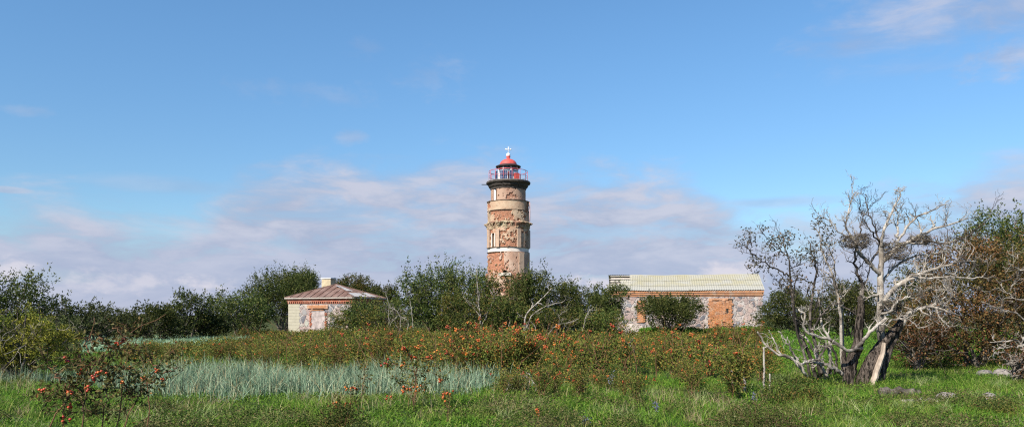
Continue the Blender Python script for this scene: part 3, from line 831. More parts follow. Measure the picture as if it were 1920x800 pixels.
RG = [
    (34, 985, 1440, 18.3, 44, (0, 1, 4, 2), 'knee high rose bush dotted with orange hips in the scrub before the stone shed', 'rose bushes before the stone shed', (.7, 1.3)),
    (26, 860, 1000, 19.8, 38, (4, 0, 4, 1), 'rose bush thick with orange hips in the scrub below the lighthouse', 'rose bushes below the lighthouse', (.9, 1.4)),
    (16, 940, 1440, 13.6, 18, (3, 1, 2), 'small loose rose sprig standing in the grass ahead of the scrub', 'rose sprigs ahead of the scrub', (.45, .75)),
    (24, 620, 860, 20.6, 40, (1, 2, 3, 0), 'olive rose bush with few orange hips in the scrub between house and lighthouse', 'rose bushes between house and lighthouse', (.8, 1.25)),
    (22, 430, 640, 21.5, 50, (3, 2, 3, 2), 'brownish rose bush almost without hips in the scrub before the red roofed house', 'rose bushes before the red roofed house', (.6, .85)),
    (14, 240, 430, 24.5, 31, (3, 2), 'low brown rose bush in front of the far patch of lyme grass', 'rose bushes before the far lyme grass', (.5, .75)),
]
for n, p0, p1, d0, d1, kinds, lab, grp, (s0, s1) in RG:
    reseed(p0 + n)
    for i in range(n):
        px = p0 + (p1 - p0) * ((i * .618 + rng.uniform(0, .12)) % 1.0); d = d0 + (d1 - d0) * rng.random() ** 1.7
        place_rose(px, d, lab, grp, kinds[i % len(kinds)], rng.uniform(s0, s1))


def rose_single(label, d, stems, hipspots, ls, nleaf, hr, spread, leafr, mat_h='hip_red', leaf='rose', nh=(4, 8), sr=.006, group=None):
    """one rose whose canes follow the photograph, standing at distance d"""
    reseed(int(d * 100))
    p0 = at(*stems[0][0][:2], d); x0 = p0[0]; z0 = float(gz(x0, d))
    root = empty('rose_bush', (x0, d, z0), label, 'rose bush', group)
    off = np.array((x0, d, z0)); st, fo = MB(True), MB()
    for s in stems:
        dy = rng.normal(0, .12)
        pts = []
        for i, q in enumerate(s):
            p = at(q[0], q[1], d) - off; p[1] += dy + .05 * i + (q[2] if len(q) > 2 else 0); pts.append(p)
        if pts[0][2] > .08 and s is stems[0] or pts[0][2] > .3:      # carry the cane down to the soil
            if pts[0][2] < 1.05: pts.insert(0, np.array((pts[0][0] * .8, pts[0][1], -.03)))
        path = wiggle(pts, 16, .010)
        st.tube(path, np.linspace(sr, sr * .4, len(path)), 5, 0)
        seglen = np.linalg.norm(np.diff(path, axis=0), axis=1).sum()
        n = int(nleaf * seglen); tt = rng.uniform(.18, 1, n) ** .8
        idx = np.minimum((tt * (len(path) - 1)).astype(int), len(path) - 2)
        # leaves sit on short side twigs, five to seven leaflets each
        ns = max(3, n // 7)
        for j in range(ns):
            i = idx[j]; b = path[i] + (path[i + 1] - path[i]) * rng.random(); dr = unit(rng.normal(0, 1, 3) + np.array((0, 0, .15)))
            ll = rng.uniform(.5, 1.2) * leafr
            tw = np.stack([b, b + dr * ll * .5 + rng.normal(0, .01, 3), b + dr * ll]); st.tube(tw, [.0025, .002, .0012], 3, 0)
            f = np.linspace(.35, 1, 7); P = b + dr * ll * f[:, None] + rng.normal(0, .012, (7, 3))
            D = dr * .5 + rng.normal(0, .6, (7, 3)); fo.leaves(P, D, ls * rng.uniform(.7, 1.25, 7), ls * .55, 0)
    for (hx, hy) in hipspots:
        c = at(hx, hy, d) - off; c[1] += rng.normal(-.06, .05)
        hp = MB(True); hips(hp, c, int(rng.integers(*nh)), hr, spread); hp.build('hip_cluster', [G[mat_h]], root)
        # a stalk and a ruff of leaves carry each cluster
        P = np.repeat(c[None], 10, 0) + rng.normal(0, .035, (10, 3)); fo.leaves(P, rng.normal(0, .7, (10, 3)), ls * 1.1, ls * .6, 0)
        allp = np.concatenate([v for v in st.V]); k = allp[np.argmin(((allp - c) ** 2).sum(1))]; st.tube(np.stack([k, (k + c) / 2 + rng.normal(0, .01, 3), c]), [.003, .0025, .002], 4, 0)
    st.build('stems', [STEM], root); fo.build('foliage', [G[leaf]], root)
    return root


def q1(x, y): return (x / 3.333, 560 + y / 3.333)


rose_single('tall straggling rose with red hip clusters in the near left foreground', 5.6,
            [[q1(310, 800), q1(350, 700), q1(400, 590), q1(430, 520), q1(490, 420), q1(560, 340), q1(640, 240), q1(740, 180), q1(880, 95)],
             [q1(530, 800), q1(526, 650), q1(518, 480), q1(560, 400), q1(600, 330)],
             [q1(600, 800), q1(612, 650), q1(590, 560), q1(650, 500)],
             [q1(430, 520), q1(380, 460), q1(310, 420), q1(290, 380)], [q1(490, 420), q1(480, 370), q1(430, 330)],
             [q1(640, 240), q1(700, 300), q1(790, 330), q1(850, 340)], [q1(740, 180), q1(800, 240), q1(840, 300)],
             [q1(400, 590), q1(350, 600), q1(310, 640)], [q1(612, 650), q1(660, 620), q1(690, 580)], [q1(560, 340), q1(520, 270), q1(540, 200)],
             [q1(518, 480), q1(600, 440), q1(700, 460)]],
            [q1(340, 557), q1(770, 250), q1(765, 275), q1(490, 455), q1(640, 478), q1(668, 462), q1(605, 548), q1(500, 578), q1(420, 742), q1(452, 660), q1(482, 376)],
            .038, 135, .0105, .014, .18, leaf='rose_near')
rose_single('leaning thin rose cane with small orange hips right of the tall near rose', 6.3,
            [[q1(830, 800), q1(850, 700), q1(880, 600), q1(940, 480), q1(1000, 380), q1(1062, 285)], [q1(880, 600), q1(830, 540), q1(800, 450)], [q1(940, 480), q1(1000, 450), q1(1040, 460)], [q1(980, 420), q1(930, 380), q1(920, 340)]],
            [q1(800, 430), q1(820, 517), q1(1037, 497), q1(890, 490), q1(1018, 440)], .034, 120, .009, .012, .14, 'hip', 'rose_near')


def q3(x, y): return (640 + x / 4, 600 + y / 4)


rose_single('upright rose with brown canes and orange hips in front of the lyme grass', 12.6,
            [[q3(530, 660), q3(535, 520), q3(545, 400), q3(570, 300), q3(580, 215)], [q3(500, 680), q3(480, 560), q3(430, 500), q3(400, 460)], [q3(545, 420), q3(470, 360), q3(380, 340), q3(350, 325)],
             [q3(545, 400), q3(640, 380), q3(720, 420), q3(760, 460)], [q3(560, 330), q3(640, 300), q3(660, 275)], [q3(540, 560), q3(600, 520), q3(620, 480)], [q3(560, 380), q3(530, 300), q3(500, 210)], [q3(530, 600), q3(490, 520), q3(470, 460)]],
            [q3(580, 210), q3(490, 205), q3(530, 270), q3(470, 340), q3(347, 325), q3(660, 275), q3(735, 255), q3(735, 450), q3(490, 510), q3(570, 500), q3(350, 580)], .05, 95, .021, .036, .20, 'hip')
rose_single('short single rose stem topped by orange hips in the foreground grass', 10.6,
            [[q3(785, 800), q3(795, 690), q3(795, 600), q3(765, 550)], [q3(795, 620), q3(815, 550)], [q3(795, 660), q3(770, 630)]],
            [q3(765, 555), q3(812, 545), q3(770, 575)], .035, 60, .018, .028, .09, 'hip')
rose_single('dark twiggy rose with a few hips left of the upright rose', 11.6,
            [[q3(50, 760), q3(55, 640), q3(50, 520)], [q3(100, 700), q3(125, 560), q3(145, 430), q3(140, 330)], [q3(20, 740), q3(10, 660), q3(-15, 600)], [q3(-60, 700), q3(-50, 640), q3(-60, 590)]],
            [q3(50, 515), q3(60, 630), q3(120, 495), q3(-20, 620)], .045, 130, .018, .03, .17, 'hip')
rose_single('small leafy rose with brown foliage beside the short white stakes', 14.8,
            [[(1375, 732), (1377, 700), (1372, 668)], [(1385, 734), (1392, 700), (1398, 672)], [(1388, 730), (1380, 690), (1385, 660)], [(1392, 710), (1410, 690), (1415, 672)], [(1372, 700), (1358, 686), (1352, 672)]],
            [(1380, 660), (1330, 678)], .06, 260, .018, .028, .2, 'hip')


def q4(x, y): return (960 + x / 4, 600 + y / 4)


rose_single('low rose sprig with one bright orange hip cluster in the lower foreground', 10.8, [[q4(190, 790), q4(195, 720), q4(193, 665)], [q4(220, 780), q4(240, 740), q4(250, 730)]], [q4(193, 668), q4(200, 685)], .035, 70, .015, .022, .09, 'hip')


# dull low shrubs of the foreground: (px, base row, half width px, height m)
def low_shrub(px, py, hw, H, label, leaf='herb', ls=.03, n=2600):
    reseed(px)
    d = F * EYE / (py - HY); Rr = hw / F * d; x = X(px, d)
    root = empty('low_shrub', (x, d, float(gz(x, d))), label, 'shrub', 'low shrubs in the foreground grass')
    P = rdir(n) * (rng.random((n, 1)) ** .45) * np.array((Rr, Rr * .8, H)); P[:, 2] = np.abs(P[:, 2])
    P = P * (0.65 + .7 * fbm(P, 3.2, int(px), 2))[:, None]
    fo = MB(); fo.leaves(P, rdir(n) * .8 + np.array((0, 0, .4)), ls * rng.uniform(.6, 1.4, n), ls * .45, 0); fo.build('foliage', [G[leaf]], root)
    st = MB(True)
    for i in range(26):
        e = P[int(rng.integers(n))]; st.tube(wiggle([(e[0] * .2, e[1] * .2, -.02), e * np.array((.6, .6, .6)), e * 1.12], 4, .01), [.006, .005, .004, .003, .002], 4, 0)
    st.build('stems', [STEM], root)


low_shrub(1490, 752, 68, .52, 'dark rounded low bush left of the dead tree foot', 'mid', .05, 3000)
low_shrub(1420, 815, 105, .42, 'wide dull olive bush in the foreground below the white stake', 'herb', .034, 5200)
low_shrub(1700, 803, 75, .30, 'small dark bush in the grass below the dead tree', 'herb', .034, 2600)
low_shrub(1870, 775, 60, .34, 'dark green weed clump in the grass near the right edge', 'mid', .036, 2400)
low_shrub(300, 768, 46, .26, 'small dark clump in the grass below the lyme band', 'herb', .036, 1500)
low_shrub(640, 812, 52, .50, 'dark bush at the lower edge left of the single rose stem', 'mid', .036, 2600)
low_shrub(1050, 806, 70, .26, 'brown green weed clump at the lower edge, right of the sprig with bright hips', 'herb', .034, 2400)
low_shrub(1150, 725, 60, .34, 'dense dark green clump among the blue flowers', 'mid', .045, 2200)
low_shrub(960, 742, 36, .40, 'dark clump with bent pale stalks at the right end of the lyme band', 'mid', .045, 1800)

for px, py, lab, h in [(1143, 718, 'blue flower spike among the dark green clump', .42), (1232, 776, 'blue grey flower spike in the straw coloured tuft', .26), (1415, 742, 'pale blue flower spike below the white stake', .24), (1102, 790, 'small blue flower spike at the lower edge of the grass', .22)]:
    d = F * EYE / (py + 14 - HY); x = X(px, d)
    r_ = empty('flower_spike', (x, d, float(gz(x, d))), lab, 'flower', 'blue flower spikes in the grass')
    st = MB(True); fl = MB()
    for j in range(4):
        e = np.array((rng.normal(0, .05), rng.normal(0, .05), h * rng.uniform(.8, 1.1))); path = wiggle([(0, 0, 0), e * .5, e], 4, .005); st.tube(path, .004, 4, 0)
        k = 16; tt = rng.uniform(.45, 1, k)[:, None]; fl.leaves(e * tt + rng.normal(0, .012, (k, 3)), rdir(k), .026, .018, 0)
    st.build('stem', [G['herb']], r_); fl.build('petals', [G['blue']], r_)


# ------------------------------------------------------------------ the dead tree with nests
def z5(x, y): return 1380 + x / 1.861, 330 + y / 1.861


DT = 17.4


def limb_path(pts, d, off):
    out = []
    for q in pts:
        px, py = z5(q[0], q[1]); dd = d + (q[2] if len(q) > 2 else 0)
        out.append(at(px, py, dd) - off)
    return out


def limb(mb, pts, r0, r1, d, off, n=22, amp=.012, m=0, k=7, twigs=0, tl=.45, lev=2, up=.12, tr=None, rough=.05):
    if k <= 7: r0, r1 = r0 * .80, r1 * .8
    path = wiggle(limb_path(pts, d, off), n, amp)
    mb.tube(path, np.linspace(r0, r1, len(path)), k, m, rough)
    tips = []
    for j in range(twigs):
        u = (j + .5 + rng.uniform(-.4, .4)) / twigs; i = int(np.clip((.22 + .78 * u) * (len(path) - 1), 1, len(path) - 2))
        tg = unit(path[i + 1] - path[i - 1]); r = r0 + (r1 - r0) * i / len(path)
        tips += grow(mb, path[i], unit(tg * .7 + rdir(1)[0] * .9 + np.array((0, 0, .12))), tl * rng.uniform(.6, 1.3), max(.0075, (tr or r * .55)), lev, m, up, (2, 4), .33, 5)
    return path, tips


def dead_tree():
    reseed(301)
    off = at(*z5(455, 732), DT); off[2] = float(gz(off[0], DT)) - .02
    root = empty('dead_tree', off, 'bare bleached dead tree with bird nests and a split trunk', 'dead tree')
    L = lambda nm, mats, specs: [(lambda mb: ([limb(mb, *s[:3], DT, off, **s[3]) for s in specs], mb.build(nm, mats, root)))(MB(True))]
    # trunks
    tb = MB(True)
    limb(tb, [(440, 745), (455, 700), (480, 640, .03), (515, 585, .05), (560, 535, .1), (590, 490, .15)], .175, .065, DT, off, n=44, amp=.003, k=18, rough=.13)
    limb(tb, [(490, 742, .05), (505, 690, .08), (525, 630, .1), (545, 580, .12), (575, 525, .12)], .12, .06, DT, off, n=36, amp=.003, k=16, rough=.12)
    tb.build('trunk', [TRUNKM], root)
    tb = MB(True)
    limb(tb, [(400, 735, .1), (398, 690, .12), (405, 640, .14), (425, 590, .14), (428, 540, .1), (437, 470, .08), (436, 420, .05)], .145, .06, DT, off, n=44, amp=.003, k=16, rough=.13)
    limb(tb, [(385, 735, .16), (378, 660, .2), (375, 610, .22)], .08, .05, DT, off, n=8, k=8, rough=.06)
    tb.build('trunk', [TRUNKM], root)
    tb = MB(True)
    limb(tb, [(515, 600, .1), (506, 540, .12), (504, 480, .1), (503, 410, .1), (504, 340, .1), (508, 290, .1), (503, 240, .1)], (.095), .05, DT, off, n=24, amp=.008, k=9, rough=.05)
    tb.build('trunk', [BONE], root)
    # the pale split face of the right trunk, a wedge of bare wood that stands proud of the bark
    a = limb_path([(520, 580, -.20), (468, 736, -.30), (486, 738, -.27), (524, 606, -.19)], DT, off)
    b = [p + np.array((.02, .14, 0)) for p in a]
    mid = (a[0] + a[1] + a[2] + a[3]) / 4 + np.array((0, -.05, 0))
    mb = MB(); rows = []
    for i in range(9):
        f = i / 8; l = a[0] * (1 - f) + a[1] * f; r = a[3] * (1 - f) + a[2] * f; l = l + rng.normal(0, .008, 3); r = r + rng.normal(0, .008, 3)
        if i == 0: r = l * .8 + r * .2
        c = (l + r) / 2 + np.array((0, -.03, 0)); rows.append([l + np.array((.02, .2, 0)), l, c, r, r + np.array((0, .2, 0))])
    mb.grid(np.array(rows)); mb.build('split_wood', [SPLIT], root)
    # limbs, each with its twigs: (points, r0, r1, options)
    o = dict
    specs = [
        ('limb', BONE, [([(575, 525, .12), (605, 480, .05), (650, 460, -.1), (690, 456, -.2), (735, 472, -.3), (790, 488, -.35)], .075, .018, o(twigs=9, tl=.5)), ([(690, 456, -.2), (720, 500, -.3), (745, 530, -.3)], .03, .012, o(twigs=4, tl=.25))]),
        ('limb', BONE, [([(508, 450, .1), (555, 388, 0), (620, 350, -.1), (700, 320, -.2), (770, 303, -.2), (838, 298, -.1)], .075, .016, o(twigs=12, tl=.5))]),
        ('limb', BONE, [([(575, 378, -.05), (625, 352, -.2), (680, 356, -.35), (760, 352, -.4), (830, 356, -.4), (872, 343, -.4)], .045, .010, o(twigs=8, tl=.4))]),
        ('limb', BONE, [([(508, 300, .1), (560, 252, .2), (620, 220, .3), (680, 187, .35), (740, 172, .3), (808, 150, .3)], .065, .016, o(twigs=11, tl=.42, up=.14))]),
        ('limb', BONE_BARK, [([(600, 230, .3), (660, 222, .1), (720, 236, 0), (800, 214, -.1), (845, 180, -.1), (882, 147, 0)], .036, .008, o(twigs=8, tl=.4))]),
        ('limb', BONE, [([(505, 250, .1), (512, 205, 0), (530, 150, 0), (556, 100, .1), (576, 62, .1), (550, 48, .1)], .048, .009, o(twigs=11, tl=.25, up=.12))]),
        ('limb', BONE, [([(565, 215, .2), (563, 160, .3), (560, 105, .3)], .036, .008, o(twigs=8, tl=.28, up=.16)), ([(560, 240, .2), (598, 175, .2), (640, 140, .2), (692, 118, .1), (746, 84, 0)], .042, .009, o(twigs=11, tl=.25, up=.12))]),
        ('limb', BONE, [([(503, 345, .1), (465, 305, -.1), (428, 268, -.2), (414, 232, -.2)], .062, .036, o(twigs=4, tl=.4)), ([(412, 225, -.2), (384, 175, -.15), (392, 120, -.1), (405, 72, 0), (404, 28, 0)], .032, .008, o(twigs=11, tl=.28, up=.16)), ([(400, 215, -.2), (362, 196, -.3), (335, 165, -.3), (319, 123, -.3)], .024, .007, o(twigs=5, tl=.35, up=.25))]),
        ('limb', BONE_BARK, [([(465, 305, -.1), (500, 245, .2), (482, 180, .3), (456, 105, .35), (452, 62, .3)], .034, .008, o(twigs=11, tl=.25, up=.12)), ([(430, 210, -.2), (440, 150, -.1), (480, 92, 0)], .024, .007, o(twigs=7, tl=.26, up=.16)), ([(505, 240, .1), (470, 190, -.2), (440, 140, -.3), (430, 90, -.3)], .026, .007, o(twigs=8, tl=.26, up=.16))]),
        ('limb', BONE_BARK, [([(436, 425, .05), (440, 375, .1), (420, 330, .2), (414, 285, .25), (420, 250, .3)], .055, .020, o(twigs=7, tl=.4)), ([(438, 400, .1), (460, 350, .3), (470, 300, .4)], .03, .012, o(twigs=5, tl=.4))]),
        ('limb', BONE, [([(440, 600, 0), (386, 607, -.25), (350, 577, -.35), (300, 562, -.4), (255, 546, -.4), (236, 520, -.4), (240, 482, -.4), (218, 464, -.4)], .055, .022, o(twigs=5, tl=.35))]),
        ('limb', BONE, [([(415, 605, 0), (455, 560, -.22), (490, 525, -.25), (525, 495, -.2)], .05, .040, o(twigs=3, tl=.3)), ([(370, 692, -.1), (342, 668, -.25), (300, 652, -.3), (255, 648, -.3)], .06, .03, o(twigs=3, tl=.3))]),
        ('limb', BONE, [([(506, 480, 0), (540, 470, -.25), (560, 440, -.3), (600, 420, -.35), (650, 410, -.3)], .04, .010, o(twigs=9, tl=.4)), ([(506, 410, .1), (470, 420, -.1), (440, 428, -.1)], .03, .015, o(twigs=4, tl=.3)), ([(520, 520, 0), (550, 500, -.3), (600, 500, -.4), (640, 530, -.4)], .035, .010, o(twigs=7, tl=.35))]),
        ('limb', BONE, [([(506, 380, .1), (540, 330, .4), (600, 290, .6), (680, 270, .7), (740, 260, .7)], .045, .010, o(twigs=11, tl=.5)), ([(560, 390, 0), (610, 380, .3), (660, 400, .5), (720, 390, .6)], .035, .010, o(twigs=8, tl=.45))]),
    ]
    for nm, mt, sp in specs:
        mb = MB(True)
        for s in sp: limb(mb, s[0], s[1], s[2], DT, off, **s[3])
        mb.build(nm, [mt], root)


dead_tree()


def dead_bush():
    reseed(302)
    d = 17.9; off = at(*z5(300, 700), d); off[2] = float(gz(off[0], d)) - .02
    root = empty('dead_shrub', off, 'half dead many stemmed shrub with withered leaf tufts left of the dead tree', 'dead shrub')
    o = dict; tips = []
    ST = [
        (BONE_BARK, [([(280, 705), (252, 612), (212, 522), (196, 432), (190, 350), (180, 272), (163, 228)], .06, .012, o(twigs=8, tl=.45, up=.2)), ([(190, 350), (152, 330, -.2), (100, 302, -.3), (62, 272, -.3), (30, 240, -.3)], .026, .007, o(twigs=7, tl=.35, up=.2)), ([(181, 280), (132, 242, .2), (85, 190, .3)], .02, .006, o(twigs=5, tl=.35, up=.2))]),
        (BONE_BARK, [([(296, 700, .2), (272, 565, .2), (256, 502, .2), (270, 402, .2), (282, 332, .2), (266, 272, .2), (252, 225, .2)], .058, .012, o(twigs=8, tl=.4, up=.2))]),
        (BONE, [([(330, 690, .3), (322, 565, .3), (300, 520, .3), (290, 442, .3), (284, 395, .3)], .05, .016, o(twigs=5, tl=.4, up=.2))]),
        (BONE, [([(372, 680, .4), (362, 485, .4), (352, 400, .4), (332, 332, .4), (304, 272, .4), (290, 200, .4), (258, 172, .4)], .052, .010, o(twigs=9, tl=.4, up=.2))]),
        (BONE, [([(374, 690, .5), (371, 505, .5), (356, 440, .5), (350, 382, .5), (342, 300, .5), (312, 232, .5)], .05, .012, o(twigs=8, tl=.4, up=.2))]),
        (BONE_BARK, [([(262, 700, -.2), (230, 600, -.2), (205, 500, -.2), (200, 430, -.2), (212, 330, -.1)], .045, .012, o(twigs=6, tl=.4, up=.1)), ([(300, 690, -.1), (290, 640, -.2), (330, 590, -.1), (350, 640, 0), (345, 690, .1)], .04, .03, o(twigs=2, tl=.3)), ([(262, 540, 0), (310, 470, .2), (345, 445, .4), (400, 465, .3)], .032, .018, o(twigs=4, tl=.35))]),
        (BONE, [([(318, 700, 0), (285, 640, -.1), (262, 590, -.2), (240, 560, -.2)], .05, .025, o(twigs=3, tl=.3)), ([(310, 700, .1), (330, 650, 0), (320, 600, 0), (300, 590, 0)], .05, .03, o(twigs=2, tl=.3))]),
    ]
    for mt, sp in ST:
        mb = MB(True)
        for s in sp:
            path, tp = limb(mb, s[0], s[1], s[2], d, off, **s[3]); tips += [q for q in tp if q[2] > 2.0]; tips += [path[-1]] * 2
        mb.build('stem', [mt], root)
    tips = np.array([q for q in tips if q[2] > 1.9])
    cl = [at(*z5(*q), d) - off for q in [(170, 228), (45, 235), (62, 318), (298, 188), (320, 228), (120, 245), (262, 278), (100, 310), (150, 255), (60, 285), (185, 225), (225, 350), (110, 235), (245, 265), (275, 290), (325, 180), (130, 350), (160, 380)]]
    fo = MB()
    n = 34
    for c in cl:
        P = c + rng.normal(0, .10, (n, 3)); fo.leaves(P, rng.normal(0, .6, (n, 3)) - np.array((0, 0, .35)), .085 * rng.uniform(.6, 1.2, n), .034, 0)
    for c in tips[rng.random(len(tips)) < .14]:
        P = c + rng.normal(0, .07, (13, 3)); fo.leaves(P, rng.normal(0, .6, (13, 3)) - np.array((0, 0, .35)), .075 * rng.uniform(.6, 1.2, 13), .03, 0)
    fo.build('withered_leaves', [G['wither']], root)
    # broken low branches
    d = 17.0; off = at(*z5(235, 690), d); off[2] = float(gz(off[0], d))
    mb = MB(True)
    for s in [([(250, 700), (190, 632), (142, 620), (100, 582), (75, 542)], .045, .022, o(twigs=2, tl=.3, lev=1)), ([(195, 640, .1), (150, 612, .1), (130, 565, .1), (114, 537, .1)], .03, .012, o(twigs=2, tl=.3, lev=1)),
              ([(230, 660, -.1), (195, 615, -.1), (172, 572, -.1), (146, 540, -.1)], .026, .010, o(twigs=2, tl=.3, lev=1)), ([(240, 690, -.2), (215, 640, -.2), (190, 600, -.2), (180, 560, -.2)], .03, .012, o(twigs=3, tl=.3, lev=1)), ([(225, 655), (270, 640), (300, 640)], .035, .02, o(twigs=1, tl=.3, lev=1))]:
        limb(mb, s[0], s[1], s[2], d, off, **s[3])
    b = mb.build('broken_branch', [BONE]); b.location = off
    tag(b, 'broken grey branches splayed low at the left foot of the dead shrub', 'dead branch')


dead_bush()


def nest(px, py, d, w_, h_, label, n=420):
    reseed(int(px))
    c = at(px, py, d); r_ = empty('bird_nest', c, label, 'nest', 'nests in the dead tree')
    mb = MB(True)
    for i in range(n):
        a = rng.uniform(0, 6.283); q = rng.uniform(.25, 1) ** .5; z = rng.uniform(-1, 1); q2 = q * math.sqrt(max(.08, 1 - .75 * z * z)) if z < 0 else q * (1 - .15 * z)
        p = np.array((math.cos(a) * w_ * q2, math.sin(a) * w_ * q2, z * h_))
        tg = np.array((-math.sin(a), math.cos(a), rng.normal(0, .35))) + rng.normal(0, .45, 3); L = rng.uniform(.08, .24)
        tg = unit(tg); mb.tube(np.stack([p - tg * L / 2, p + rng.normal(0, .012, 3), p + tg * L / 2]), [.005, .006, .003], 3, 0)
    mb.build('stick_ring', [TWIG], r_)
    lb = MB(); P = rdir(60) * np.array((w_ * .7, w_ * .7, h_ * .5)) + np.array((0, 0, h_ * .3)); lb.leaves(P, rdir(60), .06, .02, 0); lb.build('lining', [G['straw']], r_)


nest(*z5(418, 228), DT - .2, .36, .15, 'ragged stick nest in the upper left fork of the dead tree')
nest(*z5(550, 262), DT + .15, .36, .20, 'dark stick nest in the middle crown of the dead tree above the trunk')
nest(*z5(538, 455), DT - .05, .24, .13, 'small dark stick nest low on the trunk of the dead tree', 260)
nest(*z5(640, 222), DT + .3, .26, .10, 'flat loose stick nest on the upper right limb of the dead tree', 220)


def stake(px, y0, y1, r, label, hook=0):
    d = F * EYE / (y1 - HY); b = at(px, y1, d); b[2] = float(gz(b[0], d)) - .03; tp = at(px, y0, d) - b
    mb = MB(True); mb.tube(wiggle([(0, 0, 0), tp * .5 + np.array((.008, 0, 0)), tp], 10, .004), np.linspace(r, r * .8, 11), 7, 0, .05)
    if hook: mb.tube(wiggle([tp * .96, tp * .985 + np.array((.07, 0, .02)), tp + np.array((.13, 0, .0))], 4, .004), [.016, .014, .012, .01, .008], 6, 0)
    o = mb.build('wooden_stake', [BONE]); o.location = b; tag(o, label, 'stake', 'white dead stakes')


stake(1432, 650, 732, .024, 'tall thin white dead stake standing before the dead shrub', 1)
stake(1372, 694, 734, .026, 'short white stump of a stem beside the brown leafy rose')
stake(1396, 706, 738, .028, 'shortest white stump leaning by the brown leafy rose')
stake(1443, 700, 734, .018, 'thin slanting stick just right of the tall white stake')


# white dead branches before the lighthouse trees, pale dead stem below the lighthouse, dead branch at the right edge
def loose_branch(label, d, specs, mt=BONE, base=None):
    reseed(int(d * 10))
    off = at(*specs[0][0][0][:2], d); off[2] = 0
    mb = MB(True)
    for pts, r0, r1, kw in specs:
        r0, r1 = (r0 * .62, r1 * .6) if d > 30 else (r0 * .8, r1 * .8)
        path = wiggle([at(q[0], q[1], d + (q[2] if len(q) > 2 else 0)) - off for q in pts], 16, .02)
        mb.tube(path, np.linspace(r0, r1, len(path)), 6, 0, .04)
        for j in range(kw.get('twigs', 0)):
            i = int(rng.integers(len(path) // 4, len(path) - 1)); tg = unit(path[i + 1] - path[i])
            grow(mb, path[i], tg * .7 + rdir(1)[0] * .8, kw.get('tl', .6) * rng.uniform(.6, 1.3), r1 * 1.1, 1, 0, .1)
    o = mb.build('dead_branch', [mt]); o.location = off; tag(o, label, 'dead branch')


loose_branch('white forked dead branches right of the lighthouse', 41.5, [([(982, 640), (985, 596), (1000, 575), (1015, 560), (1034, 540)], .075, .04, dict(twigs=4)), ([(985, 620), (1000, 588), (1030, 572), (1056, 566)], .05, .02, dict(twigs=4)), ([(1000, 640), (1003, 612), (990, 602), (981, 626)], .04, .02, dict(twigs=2)), ([(1020, 640), (1040, 612), (1070, 604), (1085, 597)], .04, .015, dict(twigs=4)), ([(1090, 625), (1100, 590), (1112, 575)], .035, .015, dict(twigs=3))])
loose_branch('pale upright dead stem below the left foot of the lighthouse', 41.8, [([(905, 640), (900, 590), (896, 550), (894, 505)], .075, .03, dict(twigs=4, tl=.8)), ([(904, 610), (915, 585), (925, 560), (932, 545)], .05, .025, dict(twigs=3)), ([(900, 592), (886, 575), (868, 556)], .04, .015, dict(twigs=3)), ([(892, 640), (893, 610), (891, 600)], .05, .04, {}), ([(955, 640), (954, 612), (956, 600)], .04, .03, {})])
loose_branch('grey dead branches twisting out of the scrub left of the lighthouse trees', 42.5, [([(745, 635), (752, 600), (742, 580), (735, 576)], .045, .02, dict(twigs=5)), ([(760, 635), (765, 605), (750, 592), (738, 600)], .04, .02, dict(twigs=4)), ([(730, 620), (728, 570), (722, 545)], .03, .012, dict(twigs=6)), ([(775, 620), (770, 570), (762, 545)], .03, .012, dict(twigs=5))])
loose_branch('white dead branches lying over stones at the right edge', 20.0, [([(1925, 700), (1917, 655), (1900, 650), (1870, 655)], .05, .02, dict(twigs=4, tl=.4)), ([(1925, 690), (1905, 672), (1880, 660), (1862, 664)], .04, .015, dict(twigs=4, tl=.4)), ([(1930, 660), (1910, 640), (1880, 640), (1856, 641)], .04, .012, dict(twigs=4, tl=.4))])
loose_branch('grey bare branch reaching out of the rust bush at the right edge', 21.5, [([(1950, 620), (1905, 588), (1880, 580), (1840, 565)], .035, .01, dict(twigs=6, tl=.5)), ([(1950, 550), (1912, 562), (1895, 552), (1880, 545)], .03, .01, dict(twigs=5, tl=.5)), ([(1950, 520), (1920, 505), (1880, 500)], .025, .008, dict(twigs=4, tl=.4))])
loose_branch('thin bleached stick lying on the scrub before the stone shed', 21.0, [([(1160, 632), (1172, 640), (1184, 648), (1192, 661)], .028, .018, dict(twigs=1, tl=.3))])
loose_branch('pale bent stalks fanned out at the right end of the lyme band', 14.9, [([(948, 745), (955, 715), (978, 700)], .014, .006, {}), ([(985, 742), (992, 712), (976, 698)], .014, .006, {}), ([(1003, 745), (1000, 712), (986, 695)], .014, .006, {}), ([(955, 745), (962, 728), (948, 712)], .010, .006, {}), ([(970, 748), (966, 730), (955, 722)], .009, .005, {})])


def log(px0, px1, py, r, label, mt=BONE_BARK, ly=.25):
    d = F * EYE / (py - HY); a = np.array((X(px0, d), d, 0)); b = np.array((X(px1, d), d + ly, 0)); c = (a + b) / 2
    mb = MB(True); path = wiggle([a - c + (0, 0, r * .5), np.array((0, .05, r * .6)), b - c + (0, 0, r * .4)], 12, .02); mb.tube(path, np.linspace(r, r * .6, len(path)), 8, 0, .12)
    o = mb.build('fallen_log', [mt]); o.location = (c[0], c[1], float(gz(c[0], c[1]))); tag(o, label, 'log')


log(1650, 1738, 738, .11, 'dark weathered log lying in the grass right of the dead tree foot')
log(1690, 1790, 752, .07, 'thin pale stick lying in the grass below the dark log', BONE)


